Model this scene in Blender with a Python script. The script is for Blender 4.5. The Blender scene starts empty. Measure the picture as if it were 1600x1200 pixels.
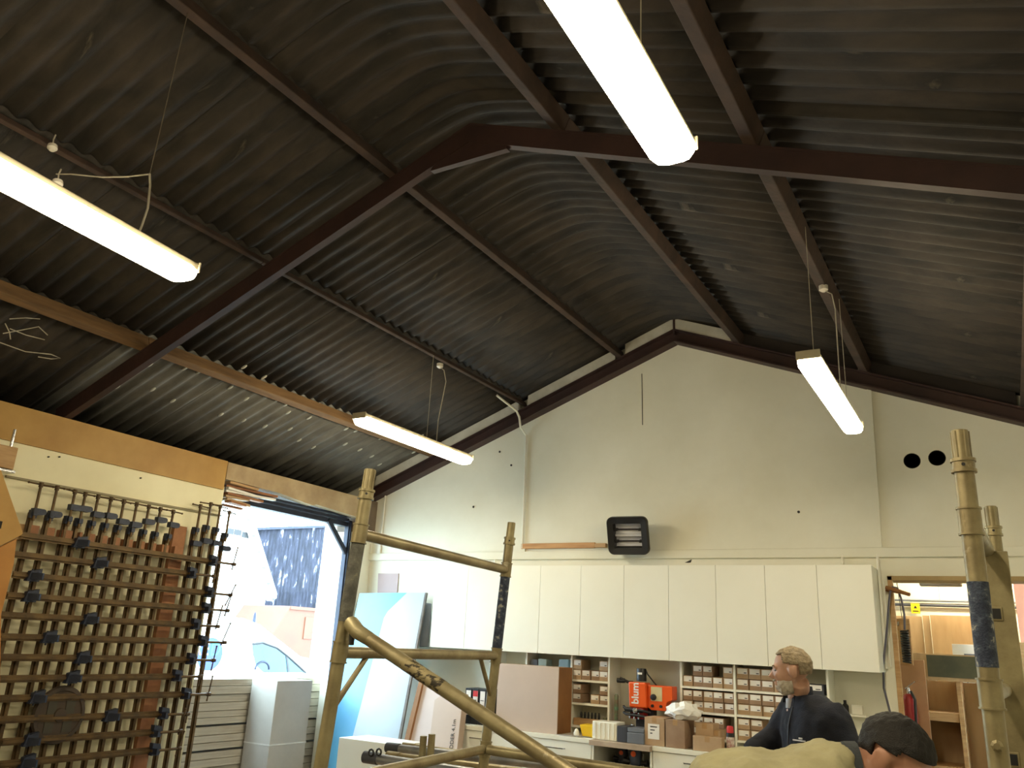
import bpy, bmesh, math, random
import numpy as np
from mathutils import Vector, Matrix
random.seed(7)
scene = bpy.context.scene
C = scene.collection
# ------------------------------------------------------------------ camera
YAW, PITCH, ROLL, FPX, EYE = .540443474, .307824095, .0524614817, 1277.977, 1.65
_f = Vector((-math.sin(YAW)*math.cos(PITCH), math.cos(YAW)*math.cos(PITCH), math.sin(PITCH)))
_r0 = Vector((math.cos(YAW), math.sin(YAW), 0)); _u0 = _r0.cross(_f)
_r = _r0*math.cos(ROLL) + _u0*math.sin(ROLL); _u = _u0*math.cos(ROLL) - _r0*math.sin(ROLL)
cam_d = bpy.data.cameras.new('camera'); cam = bpy.data.objects.new('camera', cam_d); C.objects.link(cam)
cam.matrix_world = Matrix(((_r.x,_u.x,-_f.x,0),(_r.y,_u.y,-_f.y,0),(_r.z,_u.z,-_f.z,EYE),(0,0,0,1)))
cam_d.sensor_width = 36; cam_d.sensor_fit = 'HORIZONTAL'; cam_d.lens = FPX/1600*36
cam_d.clip_start = .05; cam_d.clip_end = 300
scene.camera = cam
# ------------------------------------------------------------------ sky, exposure
SKY = 20.0            # bright overcast sky
LAMP = 60.0          # luminance of the lit diffusers
w = bpy.data.worlds.new('world'); scene.world = w; w.use_nodes = True
bg = w.node_tree.nodes['Background']; bg.inputs[0].default_value = (.62, .85, 1.0, 1); bg.inputs[1].default_value = SKY
vs = scene.view_settings
vs.view_transform = 'Standard'; vs.look = 'None'; vs.exposure = 0.0; vs.gamma = 1.0; vs.use_curve_mapping = False
# ------------------------------------------------------------------ helpers
CAM = Vector((0,0,EYE))
def ray(x, y): return _r*((x-800)/FPX) - _u*((y-600)/FPX) + _f
def at(x, y, axis, val):                 # point of the place seen at photo pixel (x,y) on the plane axis=val
    d = ray(x,y); return CAM + d*((val-CAM[axis])/d[axis])
def far(x, y, depth): return CAM + ray(x,y)*depth
def onp(x, y, p0, n):
    d = ray(x,y); return CAM + d*((Vector(p0)-CAM).dot(n)/d.dot(n))
def V(*a): return Vector(a)
def lin(c): 
    c = c/255; return c/12.92 if c <= .04045 else ((c+.055)/1.055)**2.4
def col(c): return (lin(c[0]), lin(c[1]), lin(c[2]), 1)
MATS = {}
def M(name, c1, c2=None, scale=6, rough=.6, metal=0, bump=0, bscale=None, emit=0, stretch=None, spec=.5, lo=.35, hi=.65, c3=None, dist=0):
    if name in MATS: return MATS[name]
    m = bpy.data.materials.new(name); m.use_nodes = True; nt = m.node_tree; N = nt.nodes; L = nt.links
    b = N['Principled BSDF']; b.inputs['Roughness'].default_value = rough; b.inputs['Metallic'].default_value = metal
    b.inputs['Specular IOR Level'].default_value = spec
    c2 = c2 or tuple(max(0,x*.9) for x in c1)
    tc = N.new('ShaderNodeTexCoord'); mp = N.new('ShaderNodeMapping'); L.new(tc.outputs['Object'], mp.inputs[0])
    if stretch: mp.inputs['Scale'].default_value = stretch
    no = N.new('ShaderNodeTexNoise'); no.inputs['Scale'].default_value = scale; no.inputs['Detail'].default_value = 6; no.inputs['Roughness'].default_value = .6
    no.inputs['Distortion'].default_value = dist
    L.new(mp.outputs[0], no.inputs['Vector'])
    cr = N.new('ShaderNodeValToRGB'); L.new(no.outputs[0], cr.inputs[0])
    cr.color_ramp.elements[0].position = lo; cr.color_ramp.elements[0].color = col(c1)
    cr.color_ramp.elements[1].position = hi; cr.color_ramp.elements[1].color = col(c2)
    if c3:
        e = cr.color_ramp.elements.new(min(.99,hi+.08)); e.color = col(c3)
    L.new(cr.outputs[0], b.inputs['Base Color'])
    if bump:
        n2 = N.new('ShaderNodeTexNoise'); n2.inputs['Scale'].default_value = bscale or scale*6; n2.inputs['Detail'].default_value = 4
        L.new(mp.outputs[0], n2.inputs['Vector'])
        bp = N.new('ShaderNodeBump'); bp.inputs['Strength'].default_value = bump; bp.inputs['Distance'].default_value = .01
        L.new(n2.outputs[0], bp.inputs['Height']); L.new(bp.outputs[0], b.inputs['Normal'])
    if emit:
        b.inputs['Emission Color'].default_value = col(c1); b.inputs['Emission Strength'].default_value = emit
    MATS[name] = m; return m
WO = {}
def frame(d, hint=None):
    d = Vector(d).normalized(); h = Vector(hint) if hint is not None else (V(0,0,1) if abs(d.z) < .9 else V(1,0,0))
    a = d.cross(h).normalized(); return d, a, a.cross(d).normalized()
class MB:
    def __init__(s): s.v = []; s.f = []
    def add(s, vs, fs):
        o = len(s.v); s.v += [Vector(x) for x in vs]; s.f += [tuple(i+o for i in f) for f in fs]; return s
    def hexa(s, p):    # 8 points: bottom 4 ccw, top 4
        return s.add(p, [(3,2,1,0),(4,5,6,7),(0,1,5,4),(1,2,6,5),(2,3,7,6),(3,0,4,7)])
    def box(s, lo, hi):
        x0,y0,z0 = lo; x1,y1,z1 = hi
        if x0>x1: x0,x1=x1,x0
        if y0>y1: y0,y1=y1,y0
        if z0>z1: z0,z1=z1,z0
        return s.hexa([(x0,y0,z0),(x1,y0,z0),(x1,y1,z0),(x0,y1,z0),(x0,y0,z1),(x1,y0,z1),(x1,y1,z1),(x0,y1,z1)])
    def obox(s, c, size, d=(1,0,0), up=(0,0,1)):   # oriented box: size along d, side, up
        c = Vector(c); x = Vector(d).normalized(); z = Vector(up); y = z.cross(x).normalized(); z = x.cross(y)
        hx,hy,hz = x*size[0]/2, y*size[1]/2, z*size[2]/2
        return s.hexa([c-hx-hy-hz,c+hx-hy-hz,c+hx+hy-hz,c-hx+hy-hz,c-hx-hy+hz,c+hx-hy+hz,c+hx+hy+hz,c-hx+hy+hz])
    def beam(s, a, b, wd, ht, up=(0,0,1)):
        a = Vector(a); b = Vector(b); return s.obox((a+b)/2, ((b-a).length, wd, ht), b-a, up)
    def prism(s, poly, vec):
        p = [Vector(x) for x in poly]; vec = Vector(vec); n = len(p)
        return s.add(p+[x+vec for x in p], [tuple(range(n-1,-1,-1)), tuple(range(n,2*n))]+[(i,(i+1)%n,n+(i+1)%n,n+i) for i in range(n)])
    def tube(s, pts, r, n=10, closed=False):
        pts = [Vector(p) for p in pts]; m = len(pts); rs = r if isinstance(r,(list,tuple)) else [r]*m
        vs = []; a = None
        for i,p in enumerate(pts):
            d = (pts[min(i+1,m-1)]-pts[max(i-1,0)]); d = d.normalized() if d.length > 1e-9 else V(0,0,1)
            if a is None: _,a,_b = frame(d)
            a = (a - d*a.dot(d)); a = a.normalized() if a.length > 1e-6 else frame(d)[1]
            b = d.cross(a)
            vs += [p + (a*math.cos(2*math.pi*k/n) + b*math.sin(2*math.pi*k/n))*rs[i] for k in range(n)]
        fs = [(i*n+k, i*n+(k+1)%n, (i+1)*n+(k+1)%n, (i+1)*n+k) for i in range(m-1) for k in range(n)]
        fs += [tuple(range(n-1,-1,-1)), tuple((m-1)*n+k for k in range(n))]
        return s.add(vs, fs)
    def lathe(s, c, axis, prof, n=16):
        c = Vector(c); d,a,b = frame(axis)
        vs = [c + d*h + (a*math.cos(2*math.pi*k/n)+b*math.sin(2*math.pi*k/n))*max(r,1e-4) for r,h in prof for k in range(n)]
        m = len(prof)
        fs = [(i*n+k, i*n+(k+1)%n, (i+1)*n+(k+1)%n, (i+1)*n+k) for i in range(m-1) for k in range(n)]
        fs += [tuple(range(n-1,-1,-1)), tuple((m-1)*n+k for k in range(n))]
        return s.add(vs, fs)
    def loft(s, secs, n=20):   # secs: (centre, u, v)
        m = len(secs); vs = []
        for c,u_,v_ in secs:
            vs += [Vector(c)+Vector(u_)*math.cos(2*math.pi*k/n)+Vector(v_)*math.sin(2*math.pi*k/n) for k in range(n)]
        fs = [(i*n+k, i*n+(k+1)%n, (i+1)*n+(k+1)%n, (i+1)*n+k) for i in range(m-1) for k in range(n)]
        fs += [tuple(range(n-1,-1,-1)), tuple((m-1)*n+k for k in range(n))]
        return s.add(vs, fs)
    def ell(s, c, x, y, z, n=16, m=10, keep=None):
        c = Vector(c); x,y,z = Vector(x),Vector(y),Vector(z); vs = []; ls = []
        for i in range(m+1):
            t = math.pi*i/m
            for k in range(n):
                p = 2*math.pi*k/n; l = (math.sin(t)*math.cos(p), math.sin(t)*math.sin(p), math.cos(t)); ls.append(l)
                vs.append(c + x*l[0] + y*l[1] + z*l[2])
        fs = [(i*n+k, (i+1)*n+k, (i+1)*n+(k+1)%n, i*n+(k+1)%n) for i in range(m) for k in range(n)]
        if keep:
            fs = [f for f in fs if keep(*[sum(ls[j][q] for j in f)/4 for q in range(3)])]
        return s.add(vs, fs)
    def mesh(s, name, origin):
        me = bpy.data.meshes.new(name); me.from_pydata([tuple(x-origin) for x in s.v], [], s.f)
        bm = bmesh.new(); bm.from_mesh(me); bmesh.ops.remove_doubles(bm, verts=bm.verts, dist=1e-5)
        loose = [x for x in bm.verts if not x.link_faces]; bmesh.ops.delete(bm, geom=loose, context='VERTS')
        bmesh.ops.recalc_face_normals(bm, faces=bm.faces); bm.to_mesh(me); bm.free(); return me
    def build(s, name, mat, parent=None, bevel=0, smooth=False, seg=2):
        if parent is not None: o0 = WO[parent.name]
        else:
            xs = [x.x for x in s.v]; ys = [x.y for x in s.v]; zs = [x.z for x in s.v]
            o0 = V((min(xs)+max(xs))/2, (min(ys)+max(ys))/2, min(zs))
        me = s.mesh(name, o0); o = bpy.data.objects.new(name, me); C.objects.link(o)
        if mat is not None: me.materials.append(mat)
        if parent is not None: o.parent = parent
        else: o.location = o0
        WO[o.name] = o0.copy()
        if smooth:
            for p in me.polygons: p.use_smooth = True
            me.set_sharp_from_angle(angle=math.radians(40))
        if bevel:
            b = o.modifiers.new('bevel','BEVEL'); b.width = bevel; b.segments = seg; b.limit_method = 'ANGLE'
        return o
def tag(o, label, cat=None, group=None):
    o['label'] = label
    if cat: o['category'] = cat
    if group: o['group'] = group
    return o
def struct(o, label=None):
    o['kind'] = 'structure'
    if label: o['label'] = label
    return o
def thing(name, label, cat, loc, group=None):
    o = bpy.data.objects.new(name, None); C.objects.link(o); o.location = loc; o.empty_display_size = .1
    WO[o.name] = Vector(loc); return tag(o, label, cat, group)
def place(name, me, parent, mat4=None):       # linked copy of shared mesh data under a thing
    o = bpy.data.objects.new(name, me); C.objects.link(o); o.parent = parent
    if mat4 is not None: o.matrix_local = mat4
    return o
def text_mesh(body, size, origin, right, up, depth=.0008, align='LEFT', off=0):
    cu = bpy.data.curves.new('t','FONT'); cu.body = body; cu.size = size; cu.extrude = depth; cu.align_x = align; cu.offset = off
    ob = bpy.data.objects.new('t', cu); C.objects.link(ob)
    dg = bpy.context.evaluated_depsgraph_get(); me = bpy.data.meshes.new_from_object(ob.evaluated_get(dg))
    r_ = Vector(right).normalized(); u_ = Vector(up).normalized(); n_ = r_.cross(u_)
    mb = MB(); mb.add([Vector(origin)+r_*v.co.x+u_*v.co.y+n_*v.co.z for v in me.vertices], [tuple(p.vertices) for p in me.polygons])
    bpy.data.objects.remove(ob); bpy.data.curves.remove(cu); bpy.data.meshes.remove(me); return mb
ORD = ['first','second','third','fourth','fifth','sixth','seventh','eighth','ninth','tenth','eleventh','twelfth','thirteenth','fourteenth','fifteenth','sixteenth','seventeenth','eighteenth','nineteenth','twentieth']
# ------------------------------------------------------------------ materials
m_wall = M('painted_wall', (232,230,214), (222,219,200), 1.2, .75, bump=.12, bscale=14)
m_panel = M('cream_panel', (240,234,200), (230,222,186), 1.5, .6, bump=.05)
m_mdf = M('mdf_board', (186,146,78), (168,126,62), 2.0, .55, bump=.03)
m_dark = M('dark_lining', (48,42,38), (34,30,28), 3, .9)
m_sheet = M('roof_sheet', (62,54,46), (30,27,23), 2.6, .78, bump=.4, bscale=18, c3=(92,83,72), stretch=(.7,2.0,.7), dist=.6)
m_steel = M('brown_steel', (62,40,36), (48,31,29), 4, .6, bump=.15)
m_purlin = M('brown_purlin', (72,54,44), (52,40,34), 5, .75, bump=.3)
m_woodp = M('timber_purlin', (126,96,62), (98,74,48), 5, .8, bump=.3, stretch=(4,.5,4))
m_floor = M('concrete', (132,126,116), (108,103,96), 2, .8, bump=.2)
m_cab = M('white_melamine', (238,238,226), (233,232,218), 1, .35)
m_white = M('white_paint', (236,234,222), (224,221,206), 3, .5)
m_lampbody = M('lamp_body', (196,186,160), (180,170,146), 6, .5)
m_diff = M('lamp_diffuser', (255,238,200), (255,238,200), 1, .4, emit=LAMP)
m_wire = M('wire', (186,178,160), (160,152,136), 10, .6)
m_alu = M('worn_aluminium', (156,146,112), (122,110,82), 7, .42, metal=.5, bump=.12, c3=(182,176,152))
m_tape = M('blue_tape', (28,38,60), (60,70,88), 34, .7, bump=.4, c3=(150,150,140), lo=.44, hi=.58)
m_grime = M('grimy_sleeve', (64,64,60), (98,98,90), 26, .7, bump=.4, c3=(150,142,112))
m_clampbar = M('clamp_bar', (106,84,52), (74,58,38), 9, .5, metal=.5, bump=.1)
m_jaw = M('clamp_casting', (44,52,74), (30,34,46), 12, .5, metal=.2, bump=.2)
m_wood = M('pine', (194,158,112), (168,130,86), 5, .6, stretch=(1,1,8), bump=.06)
m_redwood = M('red_wood', (156,106,68), (130,84,52), 6, .65, stretch=(8,1,1), bump=.1)
m_ply = M('plywood', (186,158,118), (170,140,100), 2.5, .6, stretch=(3,3,.6), bump=.04)
m_navy = M('navy_steel', (34,40,60), (22,26,40), 6, .5, metal=.3)
m_black = M('black_plastic', (26,26,28), (18,18,20), 6, .45)
m_card = M('cardboard', (184,156,124), (168,140,108), 4, .8)
m_cardd = M('carton_brown', (160,134,110), (144,116,92), 5, .8)
m_label = M('paper_label', (238,236,230), (226,224,218), 6, .7)
m_print = M('print_ink', (40,40,44), (60,60,64), 20, .7)
m_beige = M('beige_board', (196,176,160), (188,168,152), 2, .6)
m_brownedge = M('brown_edge', (150,104,60), (132,90,50), 5, .7)
m_orange = M('orange_enamel', (232,92,28), (224,84,22), 4, .35)
m_grey = M('grey_plastic', (110,116,126), (98,104,114), 4, .5)
m_dgrey = M('dark_grey_plastic', (62,66,78), (52,56,66), 4, .5)
m_chrome = M('chrome', (190,192,196), (160,162,168), 6, .2, metal=1)
m_yellow = M('yellow_plastic', (240,196,30), (230,184,24), 4, .4)
m_red = M('red_enamel', (164,32,30), (140,26,26), 5, .4)
m_glassy = M('dark_glass', (52,56,44), (74,72,52), 3, .2)
# ------------------------------------------------------------------ the building
D = 7.454; XL = -6.25; XR = 1.25; RX = -2.55; RZ = 4.60; SL = .387; YB = -6.0
Y1 = 3.6
def raf(X): return RZ - SL*abs(X-RX)          # underside of the rafters
ZS = RZ+.135+.105+.03
def sheetz(X): return ZS - SL*(math.sqrt((X-RX)**2+.2**2)-.02)
struct(MB().box((XL-.3,YB-.2,-.15),(XR+.3,D+.3,0)).build('floor', m_floor))
# back wall with doorway, two round vent holes cut through the lining
poly = [(XL-.75,D,0),(-.80,D,0),(-.80,D,2.31),(.62,D,2.31),(.62,D,0),(XR+.2,D,0),(XR+.2,D,raf(XR+.2)+.26),(RX,D,RZ+.26),(XL-.75,D,raf(XL-.75)+.3)]
wb = MB().prism(poly,(0,.22,0)).build('wall_back', m_wall); struct(wb)
h1 = at(1425,720,1,D); h2 = at(1464,715.5,1,D)
cut = MB()
for h in (h1,h2): cut.lathe((h.x,D-.05,h.z),(0,1,0),[(.066,0),(.066,.2)],24)
co = cut.build('cutter', None)
bo = wb.modifiers.new('b','BOOLEAN'); bo.object = co; bo.operation = 'DIFFERENCE'; bo.solver = 'EXACT'
dg = bpy.context.evaluated_depsgraph_get(); me2 = bpy.data.meshes.new_from_object(wb.evaluated_get(dg))
wb.modifiers.clear(); wb.data = me2; bpy.data.objects.remove(co)
for h in (h1,h2):
    MB().lathe((h.x,D+.004,h.z),(0,1,0),[(.0655,0),(.0655,.14),(.001,.142),(.001,.148),(.06,.148),(.06,0)],24).build('dark_vent_cup', m_black, wb, smooth=True)  # black cup added so the white holes look dark inside, shade by colour
# panels of the lining: cover strips and joints
def strip(p, q, wd=.03, th=.012, mat=m_wall, name='cover_strip', par=wb, y=D):
    a = at(*p,1,y); b = at(*q,1,y); a.y = b.y = y-th/2
    return MB().beam(a,b,th,wd,(0,0,1) if abs((b-a).z) < abs((b-a).x) else (1,0,0)).build(name, mat, par)
strip((1358,608),(1375,856),.035,.02)
strip((1003,584),(1004,664),.006,.003,m_black,'wall_crack')
z_r = 2.535
MB().box((XL,D-.03,z_r-.05),(XR,D,z_r+.03)).build('dado_rail', m_wall, wb, bevel=.006)
MB().box((-4.24,D-.022,z_r-.05),(-4.20,D-.001,z_r+.09)).build('cover_strip', m_wall, wb)
strip((577.5,876),(571,930),.008,.006,m_black,'wall_joint')
strip((579,1000),(577,830),.02,.004,m_white,'cover_strip')
for a,b in (((1248,800),(1248.5,806)),((781,706),(781,712)),((799,727),(799,730)),((740,792),(740,796))):
    p = at(*a,1,D); MB().lathe((p.x,D-.006,p.z),(0,1,0),[(.012,0),(.012,.005)],8).build('screw_hole', m_black, wb)
# left wall and the door opening in it
wl = MB().box((XL-.30,YB,0),(XL-.02,5.25,3.04)).build('wall_left', m_dark); struct(wl)
MB().box((XL-.60,YB,3.04),(XL-.02,D+.2,3.155)).build('eaves_soffit', m_dark, wl)
MB().box((XL-.70,YB,3.04),(XL-.60,D+.2,3.26)).build('eaves_closer', m_dark, wl)
MB().box((XL-.30,7.19,0),(XL-.001,D,2.78)).build('corner_pier', m_wall, wl)
MB().box((XL-.30,7.17,2.78),(XL+.03,D-.001,3.16)).build('corner_post', M('stained_post',(120,104,88),(92,80,68),4,.8), wl)
for i in range(5):
    y1 = 5.24-i*2.2; MB().box((XL-.02,y1-2.196,0),(XL,y1,2.93)).build('wall_panel', m_panel, wl)
struct(MB().box((XR,YB,0),(XR+.2,D,3.35)).build('wall_right', m_wall))
wf = MB().prism([(XL-.3,YB,0),(XR+.2,YB,0),(XR+.2,YB,raf(XR)+.2),(RX,YB,RZ+.2),(XL-.3,YB,raf(XL)+.2)],(0,-.2,0)).build('wall_front', m_wall); struct(wf)
tag(MB().box((XL,YB+.02,2.90),(XL+.022,5.215,3.172)).build('fascia_board', m_mdf), 'long orange MDF board fixed above the clamp rack under the eaves', 'board')
lb = MB()
a0 = at(355,724,0,XL); a1 = at(558,776,0,XL)
lb.prism([(XL+.03,5.216,3.0),(XL+.03,5.216,3.165),(XL+.03,7.16,3.165),(XL+.03,7.16,2.93),(XL+.03,6.45,2.965),(XL+.03,6.4,2.945),(XL+.03,5.9,2.99)],(-.10,0,0))
tag(lb.build('door_lintel', M('lintel_paint',(190,168,132),(160,136,104),3,.7,bump=.2), bevel=.004), 'weathered cream timber lintel over the open doorway', 'lintel')
# ceiling: rafters, purlins, corrugated sheets
ceil = bpy.data.objects.new('ceiling', None); C.objects.link(ceil); struct(ceil, 'dark corrugated asbestos roof on brown steel rafters'); WO['ceiling'] = V(0,0,0)
def rafter(y, wd, depth=.135, web=.012):
    for sgn, xe in ((-1,XL-.12),(1,XR+.12)):
        mb = MB(); A = V(RX,y,RZ); B = V(xe,y,raf(xe)); t = .014
        up = V(0,0,1)
        def seg(lo, hi, w2):
            a0,a1,b0,b1 = A+up*lo, A+up*hi, B+up*lo, B+up*hi; o = V(0,w2/2,0)
            mb.hexa([a0-o,b0-o,b0+o,a0+o,a1-o,b1-o,b1+o,a1+o])
        seg(0,t,wd); seg(t,depth-t,web); seg(depth-t,depth,wd)
        mb.build('rafter', m_steel, ceil)
rafter(D-.065,.12); rafter(Y1,.055,.135,.05); rafter(Y1-3.85,.10); rafter(Y1-7.7,.10)
for y in (Y1, Y1-3.85):   # apex gusset plates
    MB().hexa([V(RX-.28,y-.02,raf(RX-.28)-.02),V(RX+.28,y-.02,raf(RX+.28)-.02),V(RX+.28,y+.02,raf(RX+.28)-.02),V(RX-.28,y+.02,raf(RX-.28)-.02),
               V(RX-.2,y-.02,RZ+.05),V(RX+.2,y-.02,RZ+.05),V(RX+.2,y+.02,RZ+.05),V(RX-.2,y+.02,RZ+.05)]).build('apex_plate', m_steel, ceil)
PUR = [-5.40,-4.254,-3.133,-1.935,-.841,.315]
slope = math.atan(SL)
for X in PUR:
    sg = -1 if X < RX else 1
    nrm = V(sg*math.sin(slope),0,math.cos(slope)); tan = V(math.cos(slope),0,-sg*math.sin(slope))
    b = V(X,0,raf(X)+.137)
    wd, ht = (.075,.10) if X > -3 or X < -5 else ((.03,.10) if X < -4 else (.05,.10))
    lift = .055 if -4.5 < X < -4 else 0; ht -= lift
    for (y0,y1) in ((YB,Y1-3.85),(Y1-3.85,Y1),(Y1,D)):
        mb = MB(); mb.obox(b+nrm*(ht/2+lift)+V(0,(y0+y1)/2,0), (y1-y0-.004, wd, ht), (0,1,0), nrm)
        mb.build('purlin', m_woodp if X < -5 else m_purlin, ceil, bevel=.006)
# infill strips over the gable rafters between the purlins
m_inf = M('infill_board',(206,202,190),(184,180,166),5,.7,bump=.1)
ends = [XL]+PUR[:3]+[RX]
for i in range(4):
    xa, xb = ends[i]+.06, ends[i+1]-.05
    if i == 3: xb = RX-.012
    MB().hexa([V(xa,D-.115,raf(xa)+.13),V(xb,D-.115,raf(xb)+.13),V(xb,D-.085,raf(xb)+.13),V(xa,D-.085,raf(xa)+.13),
               V(xa,D-.115,raf(xa)+.25),V(xb,D-.115,raf(xb)+.25),V(xb,D-.085,raf(xb)+.25),V(xa,D-.085,raf(xa)+.25)]).build('infill_strip', m_inf, ceil)
xa, xb = RX+.012, PUR[3]-.05
MB().hexa([V(xa,D-.115,raf(xa)+.13),V(xb,D-.115,raf(xb)+.13),V(xb,D-.085,raf(xb)+.13),V(xa,D-.085,raf(xa)+.13),
           V(xa,D-.115,raf(xa)+.25),V(xb,D-.115,raf(xb)+.25),V(xb,D-.085,raf(xb)+.25),V(xa,D-.085,raf(xa)+.25)]).build('infill_strip', m_inf, ceil)
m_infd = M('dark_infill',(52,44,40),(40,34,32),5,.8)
for xa,xb in ((PUR[3]+.05,PUR[4]-.05),(PUR[4]+.05,PUR[5]-.05),(PUR[5]+.05,XR)):
    MB().hexa([V(xa,D-.05,raf(xa)+.13),V(xb,D-.05,raf(xb)+.13),V(xb,D-.02,raf(xb)+.13),V(xa,D-.02,raf(xa)+.13),V(xa,D-.05,raf(xa)+.27),V(xb,D-.05,raf(xb)+.27),V(xb,D-.02,raf(xb)+.27),V(xa,D-.02,raf(xa)+.27)]).build('infill_strip', m_infd, ceil)
MB().box((RX-.010,D-.12,RZ+.08),(RX+.010,D-.02,RZ+.25)).build('apex_post', m_steel, ceil)
PITCHC = .126; NC = 8
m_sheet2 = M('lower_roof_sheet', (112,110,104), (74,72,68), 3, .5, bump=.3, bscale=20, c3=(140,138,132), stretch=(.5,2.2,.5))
def sheet_mesh(name, xs):
    ny = NC*8; mb = MB(); vs = []
    for x in xs:
        z = sheetz(x); dz = (sheetz(x+.01)-sheetz(x-.01))/.02; n = V(-dz,0,1).normalized()
        for k in range(ny+3):
            y = (k-1)*PITCHC/8; vs.append(V(x,y,z) + n*(.019*math.cos(2*math.pi*y/PITCHC)))
    m = ny+3
    mb.add(vs, [(i*m+k,(i+1)*m+k,(i+1)*m+k+1,i*m+k+1) for i in range(len(xs)-1) for k in range(m-1)])
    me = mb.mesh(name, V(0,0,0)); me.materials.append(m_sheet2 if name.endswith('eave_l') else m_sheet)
    for p in me.polygons: p.use_smooth = True
    return me
rows = [('eave_l',[XL-.85,-6.3,-5.44],0),('lower_l',[-5.56,-4.8,-4.29],.008),('upper_l',[-4.40,-3.7,-3.17],.016),('crown',[-3.28+i*.078 for i in range(19)],.024),('upper_r',[-1.99,-1.4,-.76],.016),('lower_r',[-.89,0,XR+.35],.006)]
for nm, xs, dz in rows:
    me = sheet_mesh('roof_sheet_'+nm, xs)
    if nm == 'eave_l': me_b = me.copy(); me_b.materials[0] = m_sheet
    y = D+.12-NC*PITCHC; j = 0
    while y > YB-1.0:
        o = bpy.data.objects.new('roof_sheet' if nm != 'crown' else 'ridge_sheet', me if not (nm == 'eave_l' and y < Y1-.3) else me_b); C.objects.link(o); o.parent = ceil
        o.location = (0,y,dz+(.006 if j%2 else 0)); sm = o.modifiers.new('s','SOLIDIFY'); sm.thickness = .008; sm.offset = 1
        y -= NC*PITCHC; j += 1
# pale bolt caps and flakes on the corrugations of the lower left sheets
cap = MB().ell((0,0,0),(.034,0,.0130),(0,.014,0),(0,0,.010),8,6).mesh('bolt_cap', V(0,0,0)); cap.materials.append(M('bolt_cap',(206,206,196),(180,180,170),8,.6))
for k,y in enumerate(np.arange(3.75,7.2,PITCHC*1)):
    for X in ((-5.47,) if k%2 else (-5.6,-5.95)):
        if random.random() < .8:
            yy = round((y-(D+.12))/PITCHC)*PITCHC+D+.12+PITCHC/2
            x = X+random.uniform(-.14,.14); o = place('bolt_cap', cap, ceil, Matrix.Translation((x,yy,sheetz(x)-.02)))
# ------------------------------------------------------------------ strip lamps
def lamp(label, z, p_end, direc, length, wires, wd=.15):
    e = at(*p_end,2,z); d = Vector(direc).normalized(); c = e + d*length/2
    t = thing('strip_lamp', label, 'lamp', (c.x,c.y,z), 'hanging strip lamps')
    s = d.cross(V(0,0,1)).normalized(); U = V(0,0,1)
    def sec(prof, a, b):
        mb = MB(); n = len(prof); vs = [c+d*q+s*x+U*h for q in (a,b) for x,h in prof]
        mb.add(vs, [tuple(range(n-1,-1,-1)), tuple(range(n,2*n))]+[(i,(i+1)%n,n+(i+1)%n,n+i) for i in range(n)]); return mb
    L2 = length/2; h = wd/2
    sec([(-h*.86,.058),(h*.86,.058),(h*.86,.088),(h*.6,.098),(-h*.6,.098),(-h*.86,.088)], -L2, L2).build('body', m_lampbody, t, bevel=.003)
    dm = MB(); prof = [(-h*.88,.064),(-h,.048),(-h*.96,.022),(-h*.72,.004),(-h*.4,0),(h*.4,0),(h*.72,.004),(h*.96,.022),(h,.048),(h*.88,.064)]; n = len(prof); vs = []
    for q,k,lift in ((-L2+.004,.80,.014),(-L2+.03,.96,.002),(-L2+.05,1,0),(L2-.05,1,0),(L2-.03,.96,.002),(L2-.004,.80,.014)):
        vs += [c+d*q+s*x*k+U*(hh+(lift if hh < .04 else 0)) for x,hh in prof]
    fs = [(i*n+k,i*n+(k+1)%n,(i+1)*n+(k+1)%n,(i+1)*n+k) for i in range(5) for k in range(n)]+[tuple(range(n-1,-1,-1)),tuple(5*n+k for k in range(n))]
    dm.add(vs, fs).build('diffuser', m_diff, t, smooth=True)
    for sg in (-1,1):
        MB().obox(c+d*(sg*(L2-.003))+U*.072, (.008,wd*.98,.05), d).build('end_cap', m_lampbody, t, bevel=.003)
    for q in wires:
        p = c+d*q; MB().tube([p+U*.098, V(p.x,p.y,sheetz(p.x)-.1)], .0022, 6).build('suspension_wire', m_wire, t)
    return t, c, d
Yd = V(0,-1,0)
lamp_a, ca, da = lamp('large strip lamp at the top of the picture, nearest and brightest', 3.15, (1057,262), (.02,-1,0), 1.56, (-.45,.5))
lamp_b, cb, db = lamp('strip lamp at the left edge with a branching wire above', 3.15, (292,444), (.10,-1,0), 1.56, (), .14)
lamp_c, cc, dc = lamp('strip lamp low above the open doorway by the timber purlin', 3.24, (730,727), (0,-1,0), 1.58, (-.12,), .14)
lamp_d, cd, dd_ = lamp('strip lamp hanging right of the gable apex in front of the white wall', 3.15, (1335,680), (0,-1,0), 1.56, (-.55,.6), .13)
for y in (-1.4,-4.6):
    for x in (-4.2,):
        e = V(x,y+.8,3.15); t = thing('strip_lamp', 'strip lamp behind the viewer over the left side, %s' % ('nearer the clamp rack' if y > -3 else 'nearest the front wall'), 'lamp', (x,y,3.15), 'hanging strip lamps')
        MB().box((x-.07,y-.78,3.198),(x+.07,y+.78,3.245)).build('body', m_lampbody, t, bevel=.003)
        MB().box((x-.066,y-.77,3.15),(x+.066,y+.77,3.198)).build('diffuser', m_diff, t, bevel=.015)
        for q in (-.5,.5): MB().tube([V(x,y+q,3.245),V(x,y+q,sheetz(x)-.1)],.0022,6).build('suspension_wire', m_wire, t)
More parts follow.
